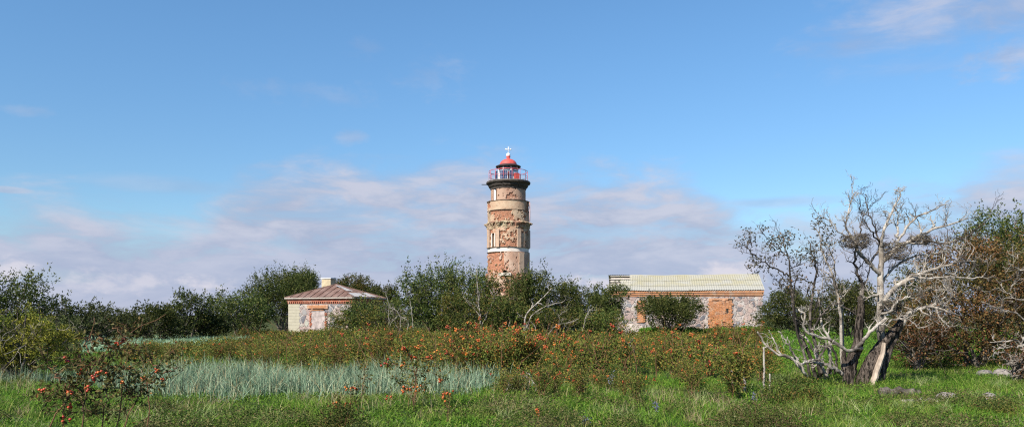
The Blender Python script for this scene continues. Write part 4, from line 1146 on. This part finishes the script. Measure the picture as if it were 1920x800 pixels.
def stone(px, py, rx, rz, label, c=None):
    d = F * EYE / (py - HY); x = X(px, d); mb = MB(True)
    ph = np.linspace(.03, math.pi - .03, 9); a = np.arange(12) * math.pi / 6
    S_ = np.stack([np.sin(ph)[:, None] * np.cos(a), np.sin(ph)[:, None] * np.sin(a), np.repeat(np.cos(ph)[:, None], 12, 1)], -1)
    f = .75 + .5 * fbm(S_.reshape(-1, 3) + px, 1.6, 3, 3); S_ = (S_.reshape(-1, 3) * f[:, None]).reshape(S_.shape)
    mb.grid(S_[::-1] * np.array((rx, rx * .8, rz)), 0, True)
    o = mb.build('stone', [STONE]); o.location = (x, d, float(gz(x, d)) + rz * .3); tag(o, label, 'stone', 'stones in the grass')


STONE = plain('pale_granite', (.23, .20, .175), .9, .6, 7)
stone(1853, 748, .15, .10, 'small flat grey stone in the grass near the lower right edge')
stone(1878, 704, .22, .17, 'rounded grey stone under the rust bush')
stone(1846, 702, .22, .15, 'flat low stone left of the rounded one under the rust bush')
stone(1908, 704, .28, .18, 'grey stone at the right edge below the white dead branches')
stone(1775, 744, .22, .10, 'low grey stone in the grass right of the log')

# ------------------------------------------------------------------ the lighthouse
DL = 80.0
P_LOW = peeling('peeling_pink_plaster', (.50, .355, .265), (.43, .265, .185), (.45, .155, .075), .45)
P_MID = peeling('peeling_cream_plaster', (.52, .37, .255), (.44, .27, .175), (.44, .145, .065), .6)
P_UP = peeling('peeling_pale_plaster', (.51, .38, .26), (.44, .295, .195), (.42, .14, .065), .55)
P_NECK = peeling('tan_stucco', (.42, .28, .20), (.37, .225, .16), (.38, .15, .09), .45)
P_COR = peeling('weathered_cornice', (.46, .37, .24), (.34, .25, .16), (.30, .13, .08), .75)
RED = plain('red_paint', (.52, .085, .07), .6, .28, 3)
BRIM = plain('dark_brim', (.045, .03, .03), .6, .3, 8)
WHITEP = plain('white_paint', (.78, .76, .74), .5, .08, 6)
PINK = plain('faded_red_paint', (.50, .10, .12), .5, .2, 8)
DECK = plain('dark_weathered_iron', (.060, .048, .040), .75, .5, 4)
IRON = plain('rusty_iron', (.10, .06, .045), .75, .4, 7)
SOLAR = plain('solar_cell', (.018, .032, .095), .22, .2, 20, 0, .6)
FRAME = plain('bright_alloy', (.55, .56, .58), .4, .1, 8, .3)
WBAND = plain('white_limewash', (.66, .60, .53), .85, .16, 2.5)
mglass, tg_, bg_ = mat('lantern_glass')
bg_.inputs['Base Color'].default_value = (.35, .42, .50, 1); bg_.inputs['Roughness'].default_value = .06; bg_.inputs['Alpha'].default_value = .35


def zt(py): return EYE + (HY - py) / F * DL


def lighthouse():
    reseed(303)
    root = empty('lighthouse', (X(953, DL), DL, 0), 'weathered round brick lighthouse with red dome and peeling plaster', 'lighthouse')
    PXM = DL / F

    def drum(name, m, r, y0, y1, bias, holes=(), shape=None, nt=360, seed=0, fr=2.2):
        z1, z0 = zt(y0), zt(y1); nz = max(4, int((z1 - z0) / .06))
        th = np.linspace(-math.pi, math.pi, nt, endpoint=False); zz = np.linspace(z0, z1, nz + 1)
        TT, ZZ = np.meshgrid(th, zz)
        Q = np.stack([np.sin(TT) * r, -np.cos(TT) * r, ZZ], -1).reshape(-1, 3)
        f = .62 * fbm(Q * np.array((1, 1, 1.25)), fr, seed, 6) + .38 * fbm(Q * np.array((1, 1, .8)), fr * 3.3, seed + 40, 5) + np.vectorize(bias)(TT.ravel(), (ZZ.ravel() - z0) / (z1 - z0))
        peel = np.clip((f - .475) / .05, 0, 1)
        rr = r - .11 * peel + .05 * (fbm(Q, 5, seed + 3, 3) - .5) * (.25 + peel)
        if shape is not None: rr = rr + shape(TT.ravel(), (ZZ.ravel() - z0) / (z1 - z0), Q)
        Pp = np.stack([np.sin(TT.ravel()) * rr, -np.cos(TT.ravel()) * rr, ZZ.ravel()], 1)
        mb = MB(); idx = np.arange(len(Pp)).reshape(nz + 1, nt); idx = np.concatenate([idx, idx[:, :1]], 1)
        q = np.stack([idx[:-1, :-1], idx[:-1, 1:], idx[1:, 1:], idx[1:, :-1]], -1)
        tc = (th + math.pi / nt)[None, :]; zc = ((zz[:-1] + zz[1:]) / 2)[:, None]
        keep = np.ones((nz, nt), bool)
        for a0, a1, h0, h1 in holes: keep &= ~((tc > a0) & (tc < a1) & (zc > h0) & (zc < h1))
        n0 = len(Pp); mb.quads(Pp, q[keep])
        extra = []
        for a0, a1, h0, h1 in holes:                       # reveals of an opening
            for a in (a0, a1):
                mb.quads([(math.sin(a) * (r - k), -math.cos(a) * (r - k), h) for k, h in ((.0, h0), (.45, h0), (.45, h1), (.0, h1))], [(0, 1, 2, 3)]); extra.append(4)
            for h in (h0, h1):
                aa = np.linspace(a0, a1, 6); mb.grid([[(math.sin(a) * (r - k), -math.cos(a) * (r - k), h) for a in aa] for k in (.0, .45)]); extra.append(12)
        # close top and bottom with rings towards the core
        for i, z in ((0, z0), (-1, z1)):
            ring = Pp.reshape(nz + 1, nt, 3)[i]; inner = ring * np.array((.72, .72, 1)); mb.grid(np.stack([ring, inner]), 0, True); extra.append(2 * nt)
        e = sum(extra)
        mb.attr['peel'] = np.concatenate([peel, np.zeros(e)])
        mb.attr['unrolled'] = np.concatenate([np.stack([TT.ravel() * r, ZZ.ravel(), ZZ.ravel() * 0], 1), np.zeros((e, 3))])
        return mb.build(name, [m], root)

    z = zt
    base = MB(); base.lathe([(2.55, -.2), (2.55, z(548)), (2.32, z(545)), (2.3, z(520))], k=64)
    drum('foot_wall', P_LOW, 2.42, 513, 618, lambda a, f: .02 + .05 * math.sin(a * 3), seed=4)
    # a sloping sill below the lower wall
    drum('lower_wall', P_LOW, 40.2 * PXM, 474, 516, lambda a, f: -.07 + (.20 if a < -.2 else 0) - (.12 if a > .42 else 0) - .05 * f, [(-.25, -.08, z(513), z(508.5))], seed=1, fr=2.4)
    pl = MB(); a = .64; pl.box((math.sin(a) * 2.26, -math.cos(a) * 2.26, (z(476) + z(514)) / 2), (.62, .10, z(476) - z(514)), a); pl.build('pilaster', [WBROWN], root)
    sl = MB(); aa = np.linspace(-.42, .12, 8); sl.grid([[(math.sin(q) * rr, -math.cos(q) * rr, zz) for q in aa] for rr, zz in ((2.2, z(512.5)), (2.46, z(513.5)), (2.46, z(518)), (2.2, z(519)))]); sl.build('sill', [QUOIN0], root)
    drum('white_band', WB2, 38.4 * PXM, 465.5, 474.5, lambda a, f: -.16, seed=2)
    lg = MB(); lg.lathe([(1.9, z(475.2)), (40.2 * PXM, z(474.6)), (40.3 * PXM, z(473.9)), (1.9, z(473.2))], k=72); lg.V[0] = lg.V[0] * (1 + .035 * (fbm(lg.V[0], 3.5, 77, 4) - .52)[:, None] * np.array((1, 1, 0))) + rng.normal(0, .006, lg.V[0].shape); lg.build('ledge', [LEDGE], root)
    lg = MB(); lg.lathe([(1.9, z(467)), (40.2 * PXM, z(466.0)), (40.4 * PXM, z(465.3)), (1.9, z(465))], k=72); lg.V[0] = lg.V[0] * (1 + .035 * (fbm(lg.V[0], 3.5, 77, 4) - .52)[:, None] * np.array((1, 1, 0))) + rng.normal(0, .006, lg.V[0].shape); lg.build('ledge', [LEDGE], root)
    drum('middle_wall', P_MID, 40.0 * PXM, 428, 466, lambda a, f: .00 + .045 * math.sin(a * 5 + 1) + (.03 if f < .3 else 0), [(-.83, -.66, z(465), z(440)), (1.0, 1.2, z(465), z(440))], seed=3, fr=2.3)
    for q in (-1.12, -.50, .52, 1.3):
        pm = MB(); pm.box((math.sin(q) * 2.23, -math.cos(q) * 2.23, (z(466) + z(433)) / 2), (.42, .16, z(433) - z(466)), q, 0, .012); pm.build('pilaster', [WBROWN], root)
    fr_ = MB()
    for q in (-.845, -.645):
        fr_.box((math.sin(q) * 2.24, -math.cos(q) * 2.24, (z(465) + z(440)) / 2), (.10, .08, z(440) - z(465)), q)
    fr_.build('window_frame', [WBAND], root)
    dr = MB(); dr.box((math.sin(-.76) * 1.86, -math.cos(-.76) * 1.86, (z(465) + z(442)) / 2), (.16, .06, z(442) - z(465)), -.76); dr.build('window_shutter', [WHITEP], root)

    def cshape(a, f, Q):
        present = np.clip((fbm(np.stack([np.sin(a) * 2, np.cos(a) * 2, f * .35], 1), 1.7, 12, 4) - .42) / .05, 0, 1)
        present = np.where(np.abs(a - .08) < .26, present * .2, present)
        st = np.interp(f, [0, .14, .16, .40, .44, .62, .66, .86, .9, 1], [.0, .03, .12, .13, .22, .23, .36, .37, .18, .04])
        return st * (.18 + .82 * present) + .07 * (fbm(Q, 4, 5, 3) - .5)
    drum('cornice', P_COR, 39.6 * PXM, 417.5, 432, lambda a, f: -.02 + .05 * math.sin(a * 4), shape=cshape, seed=6, fr=2.8)
    drum('upper_wall', P_UP, 39.0 * PXM, 397, 418, lambda a, f: (.08 if -.7 < a < .25 else -.03), [(-1.25, -1.02, z(417), z(399))], seed=7, fr=2.4)
    lg = MB(); lg.lathe([(1.9, z(398.2)), (39.2 * PXM, z(397.6)), (39.4 * PXM, z(396.8)), (1.9, z(396.4))], k=72); lg.V[0] = lg.V[0] * (1 + .035 * (fbm(lg.V[0], 3.5, 77, 4) - .52)[:, None] * np.array((1, 1, 0))) + rng.normal(0, .006, lg.V[0].shape); lg.build('ledge', [LEDGE], root)
    drum('parapet_wall', P_UP, 39.2 * PXM, 380.5, 397, lambda a, f: -.17 + (.16 if abs(a) > .95 else 0) + .05 * max(0, a - .3), seed=8)
    lg = MB(); lg.lathe([(1.5, z(381.2)), (40.0 * PXM, z(380.6)), (40.4 * PXM, z(379.3)), (1.5, z(378.8))], k=72); lg.V[0] = lg.V[0] * (1 + .035 * (fbm(lg.V[0], 3.5, 77, 4) - .52)[:, None] * np.array((1, 1, 0))) + rng.normal(0, .006, lg.V[0].shape); lg.build('ledge', [LEDGE], root)
    drum('neck_wall', P_NECK, 32.6 * PXM, 352, 380, lambda a, f: -.12 - .02 * f + (.09 if -.3 < a < .6 and f < .5 else 0), [(-1.0, -.72, z(379.5), z(356))], seed=9, fr=2.8)
    dr = MB(); dr.box((math.sin(-.93) * 1.70, -math.cos(-.93) * 1.70, (z(379) + z(358)) / 2), (.22, .05, z(358) - z(379)), -.5); dr.build('door', [WHITEP], root)
    core = MB(); core.lathe([(1.25, .0), (1.25, z(345))], k=32); core.build('stair_core', [P_NECK2], root)
    # gallery: moulded iron bracket ring and deck
    gl = MB(); gl.lathe([(1.6, z(358)), (33.2 * PXM, z(357)), (34 * PXM, z(354)), (36.5 * PXM, z(351.5)), (38 * PXM, z(347.5)), (41.2 * PXM, z(345.6)), (41.4 * PXM, z(342.9)), (40.4 * PXM, z(342.2)), (.4, z(342.0))], k=72)
    gl.V[0] += rng.normal(0, .012, gl.V[0].shape); gl.build('gallery', [DECK], root)
    wr = MB(); wr.lathe([(40.6 * PXM, z(342.15)), (40.6 * PXM, z(341.6)), (38 * PXM, z(341.5)), (38, z(342))][:3], k=72); wr.build('deck_edge', [EDGE], root)
    pk = MB(); pk.bar((-2.2, .2, z(345.5)), (-2.75, -.1, z(346.2)), .16, .05); pk.build('plank', [DECK], root)
    rl = MB(True); rr = 36.2 * PXM; zt0 = z(342); zt1 = z(322.2)
    a = np.linspace(0, 2 * math.pi, 49)
    for zz, rad in ((zt1, .030), (zt0 + (zt1 - zt0) * .52, .016)):
        rl.tube(np.stack([np.sin(a) * rr, -np.cos(a) * rr, a * 0 + zz], 1), rad, 6)
    rl.build('hand_rail', [PINK], root)
    for i in range(14):
        q = i * 2 * math.pi / 14 + .2; pb = MB(True); pb.tube([(math.sin(q) * rr, -math.cos(q) * rr, zt0), (math.sin(q) * rr, -math.cos(q) * rr, (zt0 + zt1) / 2), (math.sin(q) * rr, -math.cos(q) * rr, zt1)], .024, 6); pb.build('rail_post', [PINK], root)
    # lantern room
    lr = 18.6 * PXM
    lb = MB(); lb.lathe([(lr, z(342)), (lr, z(331))], k=32); lb.build('lantern_base', [WHITEP], root)
    gb = MB(); gb.lathe([(lr * .97, z(331.5)), (lr * .97, z(311))], k=16); gb.build('glazing', [mglass], root)
    for i in range(8):
        q = i * math.pi / 4 + .28; pb = MB(); pb.box((math.sin(q) * lr, -math.cos(q) * lr, (z(342) + z(311)) / 2), (.085, .085, z(311) - z(342)), q); pb.build('lantern_post', [WHITEP], root)
    for yy in (318, 331): 
        hb = MB(); hb.lathe([(lr * .95, z(yy + .8)), (lr * 1.03, z(yy + .8)), (lr * 1.03, z(yy - .8)), (lr * .95, z(yy - .8))], k=32); hb.build('glazing_bar', [RED], root)
    lamp = MB(True); lamp.lathe([(.06, z(342)), (.08, z(331)), (.28, z(329)), (.30, z(322)), (.2, z(319)), (.02, z(318.5))], k=16); lamp.build('lamp_lens', [FRAME], root)
    bm = MB(); bm.lathe([(.3, z(312.6)), (22.2 * PXM, z(314.6)), (23.6 * PXM, z(313.6)), (23.6 * PXM, z(312.2)), (16.5 * PXM, z(309.2)), (.3, z(309))], k=48); bm.build('roof_brim', [BRIM], root)
    dm = MB(True); prof = [(16.4 * PXM * math.cos(f) + .0, z(310.2) + 12.4 * PXM * math.sin(f)) for f in np.linspace(0, 1.32, 12)] + [(3.2 * PXM, z(297)), (2.6 * PXM, z(295.6)), (4.2 * PXM, z(294.6)), (3.6 * PXM, z(293)), (.02, z(292.8))]
    dm.lathe(prof, k=40); dome = dm.build('dome', [RED], root)
    bb = MB(True); bb.balls([(0, 0, z(290.8))], 4.0 * PXM, 16, 10); bb.build('ball', [WHITEP], dome)
    vb = MB(True); vb.tube([(0, 0, z(288)), (0, 0, z(282)), (0, 0, z(275))], .03, 6)
    for q in (.2, .2 + math.pi / 2): vb.tube([(-.26 * math.cos(q), -.26 * math.sin(q), z(280)), (0, 0, z(280)), (.26 * math.cos(q), .26 * math.sin(q), z(280))], .028, 6)
    for q in (.2, .2 + math.pi / 2):
        for s_ in (-1, 1): vb.box((s_ * .26 * math.cos(q), s_ * .26 * math.sin(q), z(280)), (.12, .03, .14), q)
    vb.build('wind_vane', [WHITEP], dome)
    # solar panels and a red box along the gallery
    for xz in (377.5, 432, 472, 526):
        px = (xz - 497) / 5.333 * PXM; q = math.asin(px / 1.92); ww = 6.3 * PXM; h0, h1 = z(341.2), z(325.2)
        c = (math.sin(q) * 1.86, -math.cos(q) * 1.86, (h0 + h1) / 2)
        pn = MB(); pn.box(c, (ww, .05, h1 - h0), q); po = pn.build('solar_panel', [SOLAR], root)
        fb = MB()
        def loc(u, v, k=.0): return (c[0] + math.cos(q) * u + math.sin(q) * k, c[1] + math.sin(q) * u - math.cos(q) * k, c[2] + v)
        for s_ in (-1, 1):
            fb.box(loc(s_ * ww / 2, 0), (.022, .075, h1 - h0 + .02), q)
        fb.box(loc(0, (h1 - h0) / 2), (ww - .024, .072, .022), q); fb.box(loc(0, -(h1 - h0) / 2), (ww - .024, .072, .022), q); fb.box(loc(0, 0, .028), (.012, .006, h1 - h0 - .03), q)
        for k in (-.25, 0.003, .25): fb.box(loc(0, k * (h1 - h0), .0285), (ww - .03, .0055, .010), q)
        fb.build('panel_frame', [FRAME], po)
    px = (582 - 497) / 5.333 * PXM; q = math.asin(px / 1.92)
    rb = MB(); rb.box((math.sin(q) * 1.86, -math.cos(q) * 1.86, (z(341.2) + z(330)) / 2), (9.2 * PXM, .3, z(330) - z(341.2)), q); rb.build('red_cabinet', [RED], root)
    for xz in (405, 500, 512):
        px = (xz - 497) / 5.333 * PXM; q = math.asin(px / 1.92); rb = MB(); rb.box((math.sin(q) * 1.6, -math.cos(q) * 1.6, (z(341.2) + z(327)) / 2), (.12, .12, z(327) - z(341.2)), q); rb.build('cabinet_post', [WHITEP if xz < 450 else RED], root)
    # pipe down the right side
    dp = MB(True); a = 1.25; dp.tube([(math.sin(a) * 2.34, -math.cos(a) * 2.34, z(381)), (math.sin(a) * 2.36, -math.cos(a) * 2.36, z(400)), (math.sin(a) * 2.34, -math.cos(a) * 2.34, z(417))], .05, 6); dp.build('drain_pipe', [PINKP], root)


EDGE = plain('grey_deck_edge', (.34, .31, .29), .7, .3, 5)
LEDGE = plain('weathered_ledge', (.17, .12, .085), .9, .45, 4)
QUOIN0 = plain('pale_stone_sill', (.48, .42, .35), .9, .3, 4)
WBROWN = brick('plastered_pilaster', (.50, .34, .24), (.44, .29, .20), (.52, .40, .30), (.17, .12, .09), .35)
WB2 = plain('white_limewash_band', (.66, .58, .50), .9, .18, 2.2)
P_NECK2 = plain('dark_inside', (.14, .10, .08), .95, .3, 3)
PINKP = plain('pink_pipe', (.50, .30, .26), .7, .2, 4)
lighthouse()


# ------------------------------------------------------------------ the small house
ST_A = fieldstone('pink_fieldstone', .35, 2.3); ST_B = fieldstone('granite_fieldstone', .3, 2.9)
BRK = brick('orange_brick', (.52, .225, .085), (.42, .16, .065)); BRK2 = brick('red_brick', (.44, .12, .06), (.34, .09, .05), (.34, .24, .18), (.12, .07, .05), .45)
QUOIN = plain('pale_plaster_blocks', (.37, .335, .25), .9, .12, 3)
INFILL = plain('whitewashed_infill', (.36, .295, .27), .9, .45, 3.0)
mr, t, b = mat('rusty_sheet_roof')
o_ = t.obj(); c_ = t.mix(t.ss(t.noise(o_, 1.2, 6, .65), .42, .6), (.150, .085, .062), (.21, .135, .105))
c_ = t.mix(t.m('MULTIPLY', t.ss(t.noise(o_, 3.5, 6, .7), .52, .68), .6), c_, (.11, .055, .042))
t.put(b.inputs['Base Color'], c_); b.inputs['Roughness'].default_value = .6; b.inputs['Specular IOR Level'].default_value = .35
PALEROOF = plain('bare_zinc_sheet', (.50, .46, .42), .5, .2, 4)
CHIM = plain('yellowed_chimney_render', (.44, .36, .23), .9, .28, 4)
CAPM = plain('white_chimney_cap', (.72, .70, .66), .8, .1, 5)
DARK = plain('gap_shade_black', (.03, .025, .02), .95, .2, 5)  # near-black colour stands in for the shade inside slit, slot and window


def house():
    reseed(304)
    th = R(23); Sx, Ty = 5.82, 4.1; ze = 2.93
    root = empty('stone_house', (X(660, 57), 57, 0), 'small square stone house with rusty red hipped roof and pale chimney', 'house', None, -th)
    wb = MB(); wb.box((-Sx / 2, Ty / 2, (ze - .1) / 2 - .1), (Sx, Ty, ze + .1)); wl = wb.build('wall', [ST_A], root)
    qb = MB()
    for i in range(11):
        zz = .1 + i * .235
        qb.box((-Sx + .5 + (.04 if i % 2 else 0) - .02, .08, zz + .115), (1.02 + (.08 if i % 2 else 0), .2, .228))
    qb.build('quoins', [QUOIN], root)
    cb = MB(); cb.box((-Sx / 2, Ty / 2, ze - .42), (Sx + .10, Ty + .10, .10)); cb.box((-Sx / 2, Ty / 2, ze - .14), (Sx + .26, Ty + .26, .17)); cb.box((-Sx / 2, Ty / 2, ze - .27), (Sx + .18, Ty + .18, .10))
    for i in range(30):
        cb.box((-Sx + .1 + i * .194, -.1, ze - .345), (.11, .1, .05))
    cb.build('brick_cornice', [BRK2], root)
    # blocked window: brick surround, lintel, slit and whitewashed filling
    u0, u1 = -Sx + 2.05, -Sx + 3.55
    fm = MB(); fm.box(((u0 + u1) / 2, -.015, .95), (u1 - u0 - .26, .08, 1.9)); fm.build('blocked_window', [INFILL], root)
    for e, s_ in ((u0, -1), (u1, 1)):
        sb = MB()
        for i in range(20):
            zz = .1 + i * .095
            if rng.random() < .22: continue
            wd = rng.uniform(.07, .24); sb.box((e - s_ * wd * .3, -.03, zz), (wd, .11, .080), 0, 0, .006)
        sb.build('brick_surround', [BRK2], root)
    lb = MB(); lb.box(((u0 + u1) / 2 - .05, -.035, 2.2), (1.9, .15, .26), 0, 0, .02); lb.box(((u0 + u1) / 2 - .05, -.05, 2.0), (1.2, .10, .09), 0, 0, .015); lb.build('brick_lintel', [BRK], root)
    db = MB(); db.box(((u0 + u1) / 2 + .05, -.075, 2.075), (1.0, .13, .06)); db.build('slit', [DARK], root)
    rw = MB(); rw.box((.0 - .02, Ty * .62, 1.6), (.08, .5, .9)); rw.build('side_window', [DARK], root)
    # hipped roof with standing seams
    oh = .24; ap = np.array((-Sx / 2, Ty / 2, 4.0)); cs = [np.array(p) for p in ((-Sx - oh, -oh, ze), (oh, -oh, ze), (oh, Ty + oh, ze), (-Sx - oh, Ty + oh, ze))]
    rb = MB(); n = 10
    for i in range(4):
        a, b2 = cs[i], cs[(i + 1) % 4]
        rows = []
        for k in range(n + 1):
            f = k / n; l = a * (1 - f) + ap * f; r = b2 * (1 - f) + ap * f
            row = [l + (r - l) * u + np.array((0, 0, rng.normal(0, .008))) for u in np.linspace(0, 1, 13)]; rows.append(row)
        rb.grid(rows)
    rf = rb.build('roof', [mr], root)
    se = MB()
    for i in range(4):
        a, b2 = cs[i], cs[(i + 1) % 4]; L = np.linalg.norm(b2 - a); mid = (a + b2) / 2; e = (b2 - a) / L
        for u in np.arange(.55, L - .1, .62):
            st = a + e * u; f = 1 - abs(u - L / 2) / (L / 2); en = st + (ap - mid) * f
            se.bar(st + (0, 0, .02), en + (0, 0, .02), .035, .045)
        se.bar(a + (0, 0, .022), ap + (0, 0, .022), .06, .05)
    se.build('roof_seams', [mr], rf)
    pz = MB()                                                          # sheets on the right slope gone pale
    a, b2 = cs[1], cs[2]; e = unit(b2 - a); nrm = unit(np.cross(e, ap - (a + b2) / 2)); lift = nrm * .035 * (1 if nrm[2] > 0 else -1)
    sl = (ap - (a + b2) / 2)
    for u0_, u1_, f0, f1 in ((.3, 2.2, .02, .30), (1.25, 2.1, .45, .86), (2.4, 3.4, .05, .35)):
        pz.quads([a + e * u0_ + sl * f0 + lift, a + e * u1_ + sl * f0 + lift, a + e * (u1_ - .0) + sl * f1 + lift, a + e * (u0_ + .3) + sl * f1 + lift], [(0, 1, 2, 3)])
    pz.build('bare_sheets', [PALEROOF], rf)
    fa = MB()
    for i in range(4):
        a, b2 = cs[i], cs[(i + 1) % 4]; e = unit(b2 - a) * .03; fa.bar(a + e + (0, 0, -.055), b2 - e + (0, 0, -.055), .05, .09)
    fa.build('eaves_board', [PALEWOOD], root)
    sf = MB(); sf.box((-Sx / 2, Ty / 2, ze - .03), (Sx + .40, Ty + .40, .03)); sf.build('soffit', [PALEWOOD], root)
    ch = MB(); ch.box((-4.15, 2.75, 3.85), (.86, .62, 1.2), 0, 0, .01); c2 = ch.build('chimney', [CHIM], root)
    cp_ = MB(); cp_.box((-4.15, 2.75, 4.50), (.98, .74, .11), 0, 0, .012); cp_.build('chimney_cap', [CAPM], c2)


PALEWOOD = plain('weathered_board', (.38, .33, .28), .8, .3, 6)
house()


# ------------------------------------------------------------------ the long shed
def shed():
    reseed(305)
    x0 = X(1145, 61); root = empty('stone_shed', (x0, 61, 0), 'long fieldstone shed with yellowed corrugated roof and bricked up door', 'shed', None, -R(9.9))
    Lx, Wy, ze = 11.6, 6.0, 3.62
    wb = MB(); wb.box((Lx / 2, Wy / 2, 1.6), (Lx, Wy, 3.4)); wb.build('wall', [ST_B], root)
    gb = MB()
    for xx in (.1, Lx - .1):
        gb.quads([(xx + s_ * .1, yy, zz) for s_ in (-1, 1) for yy, zz in ((.05, 3.5), (Wy - .05, 3.5), (Wy / 2 + .02, 4.65), (Wy / 2 - .02, 4.65))], [(0, 1, 2, 3), (4, 7, 6, 5), (0, 3, 7, 4), (1, 5, 6, 2)])
    gb.build('gable', [PALEWOOD], root)
    cb = MB()
    for zz, pr, hh in ((3.12, .06, .10), (3.25, .11, .14), (3.40, .17, .14)):
        cb.box((Lx / 2, -pr / 2 + .06, zz), (Lx + pr, pr + .12, hh))
    cb.V[0] += 0; cb.build('brick_cornice', [BRK], root)

    def fx(px):   # photo column -> metres along the front wall
        k = (px - 960) / F; c, s_ = math.cos(R(9.9)), -math.sin(R(9.9))
        return (k * 61 - x0) / (c - k * s_)
    b0, b1 = fx(1329), fx(1373)
    db = MB()
    for i in range(39):
        zz = .1 + i * .079
        if zz > 2.86: break
        e0 = b0 + rng.uniform(-.1, .12); e1 = b1 + rng.uniform(-.1, .10); n = 7; ws = (e1 - e0) / n
        for k in range(n):
            if (zz > 2.55 and rng.random() < .3) or rng.random() < .02: continue
            if 1.70 < zz < 2.14 and k == 5: continue
            db.box((e0 + (k + .5) * ws, -.03 + rng.normal(0, .012), zz), (ws - .012, .12, .070), 0, 0, .004)
    db.build('bricked_door', [BRK], root)
    mk = MB(); mk.box(((b0 + b1) / 2, .02, 1.5), (b1 - b0, .07, 2.8)); mk.build('door_mortar', [MORT], root)
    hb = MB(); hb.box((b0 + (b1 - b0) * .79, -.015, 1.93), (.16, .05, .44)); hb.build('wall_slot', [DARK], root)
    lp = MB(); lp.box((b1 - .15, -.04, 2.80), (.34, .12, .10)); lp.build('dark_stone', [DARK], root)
    jb = MB(); j0, j1 = fx(1195), fx(1209)
    for i in range(22):
        zz = 1.05 + i * .079; jb.box(((j0 + j1) / 2 + (.06 if i % 2 else -.03), -.03, zz), (j1 - j0, .12, .070), 0, 0, .006)
    jb.box((fx(1224), -.03, 2.66), (.55, .12, .2), 0, 0, .02)
    jb.build('brick_jamb', [BRK], root)
    # fallen render and rubble slope at the left
    sm = MB(); g = []
    for i in range(12):
        row = []
        for k in range(16):
            u = k / 15; f = i / 11; yy = -1.4 * (1 - f) - .02; hh = .95 * f * math.exp(-((u - .5) / .33) ** 2) + .10 * rng.normal(); row.append((fx(1150) + u * 3.4, yy, max(-.05, hh)))
        g.append(row)
    sm.grid(g); sm.build('rubble_bank', [INFILL2], root)
    # corrugated roof: three courses of sheets, top corner missing
    oh = .24; rz0, rz1 = ze - .06, 4.86; yb0, yb1 = -oh, Wy / 2
    mb = MB(True)
    for side in (0, 1):
        for c in range(3):
            f0, f1 = c / 3 - (.03 if c else 0), (c + 1) / 3
            xs_ = -.32; lim = {0: -.32, 1: .75, 2: 1.45}[c] if side == 0 else -.32
            nx = int((Lx + .1 + .32 - lim) / .0225); xx = np.linspace(lim, Lx + .12, nx)
            rows = []
            for f in np.linspace(f0, f1, 4):
                yy = yb0 + (yb1 - yb0) * f; yy = yy if side == 0 else Wy - yy
                sheet = np.floor(xx / 1.05); jit = (np.sin(sheet * 12.9 + c * 78.2) * 43758.5 % 1 - .5)
                sag = .03 * np.sin(xx * .9 + 1) - .07 * np.sin(xx / Lx * math.pi)
                zz = rz0 + (rz1 - rz0) * f + .016 * np.sin(xx * 2 * math.pi / .18) + sag + c * .02 + (.012 * jit)
                yo = yy + (jit * .035 if f == f0 else 0) * (1 if side == 0 else -1)
                rows.append(np.stack([xx, np.zeros_like(xx) + yo, zz], 1))
            mb.grid(rows if side == 0 else rows[::-1])
    rf = mb.build('roof', [CORR], root)
    rd = MB(True); rd.tube(np.stack([np.linspace(1.45, Lx + .1, 12), np.zeros(12) + Wy / 2, 4.875 - .07 * np.sin(np.linspace(1.45, Lx, 12) / Lx * math.pi) + .02 * np.sin(np.arange(12) * 1.7)], 1), .07, 8); rd.build('ridge_cap', [CORR], rf)
    la = MB()
    for f in (.42, .60, .78, .96):
        yy = yb0 + (yb1 - yb0) * f; la.bar((-.18 + rng.uniform(-.05, .05), yy, rz0 + (rz1 - rz0) * f - .01), (1.62, yy, rz0 + (rz1 - rz0) * f + .0), .26, .04)
    la.build('bare_laths', [PALEWOOD2], rf)
    un = MB(); un.quads([(-.1, yb0 + .1, rz0 - .10), (1.7, yb0 + .1, rz0 - .10), (1.7, Wy / 2, rz1 - .12), (-.1, Wy / 2, rz1 - .12)], [(0, 1, 2, 3)]); un.build('underlay', [PALEWOOD], rf)
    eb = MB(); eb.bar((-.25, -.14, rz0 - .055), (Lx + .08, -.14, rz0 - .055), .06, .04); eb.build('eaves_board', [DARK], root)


MORT = plain('orange_mortar', (.42, .24, .14), .95, .3, 5)
INFILL2 = plain('pale_rubble', (.34, .29, .25), .95, .5, 4)
PALEWOOD2 = plain('pale_lath', (.56, .51, .43), .85, .25, 5)
CORR, t, b = mat('lichen_corrugated_sheet')
o_ = t.obj(); sx = t.node('ShaderNodeSeparateXYZ'); t.put(sx.inputs[0], o_)
sh = t.m('FRACT', t.m('MULTIPLY', t.m('SINE', t.m('ADD', t.m('MULTIPLY', t.m('FLOOR', t.m('DIVIDE', sx.outputs[0], 1.05)), 12.9), t.m('MULTIPLY', t.m('FLOOR', t.m('MULTIPLY', sx.outputs[1], .95)), 7.7))), 437.5))
n_ = t.noise(o_, 1.3, 6, .65)
yl = t.m('MULTIPLY', t.ss(sx.outputs[1], .15, 1.1), t.ss(n_, .30, .6))
c_ = t.mix(yl, (.335, .32, .275), (.325, .295, .195))
c_ = t.mix(t.m('MULTIPLY', sh, .35), c_, (.36, .345, .29))
c_ = t.mix(t.m('MULTIPLY', t.ss(t.noise(o_, 5, 6, .7), .56, .7), .5), c_, (.20, .17, .11))
t.put(b.inputs['Base Color'], c_); b.inputs['Roughness'].default_value = .85; b.inputs['Specular IOR Level'].default_value = .2
shed()
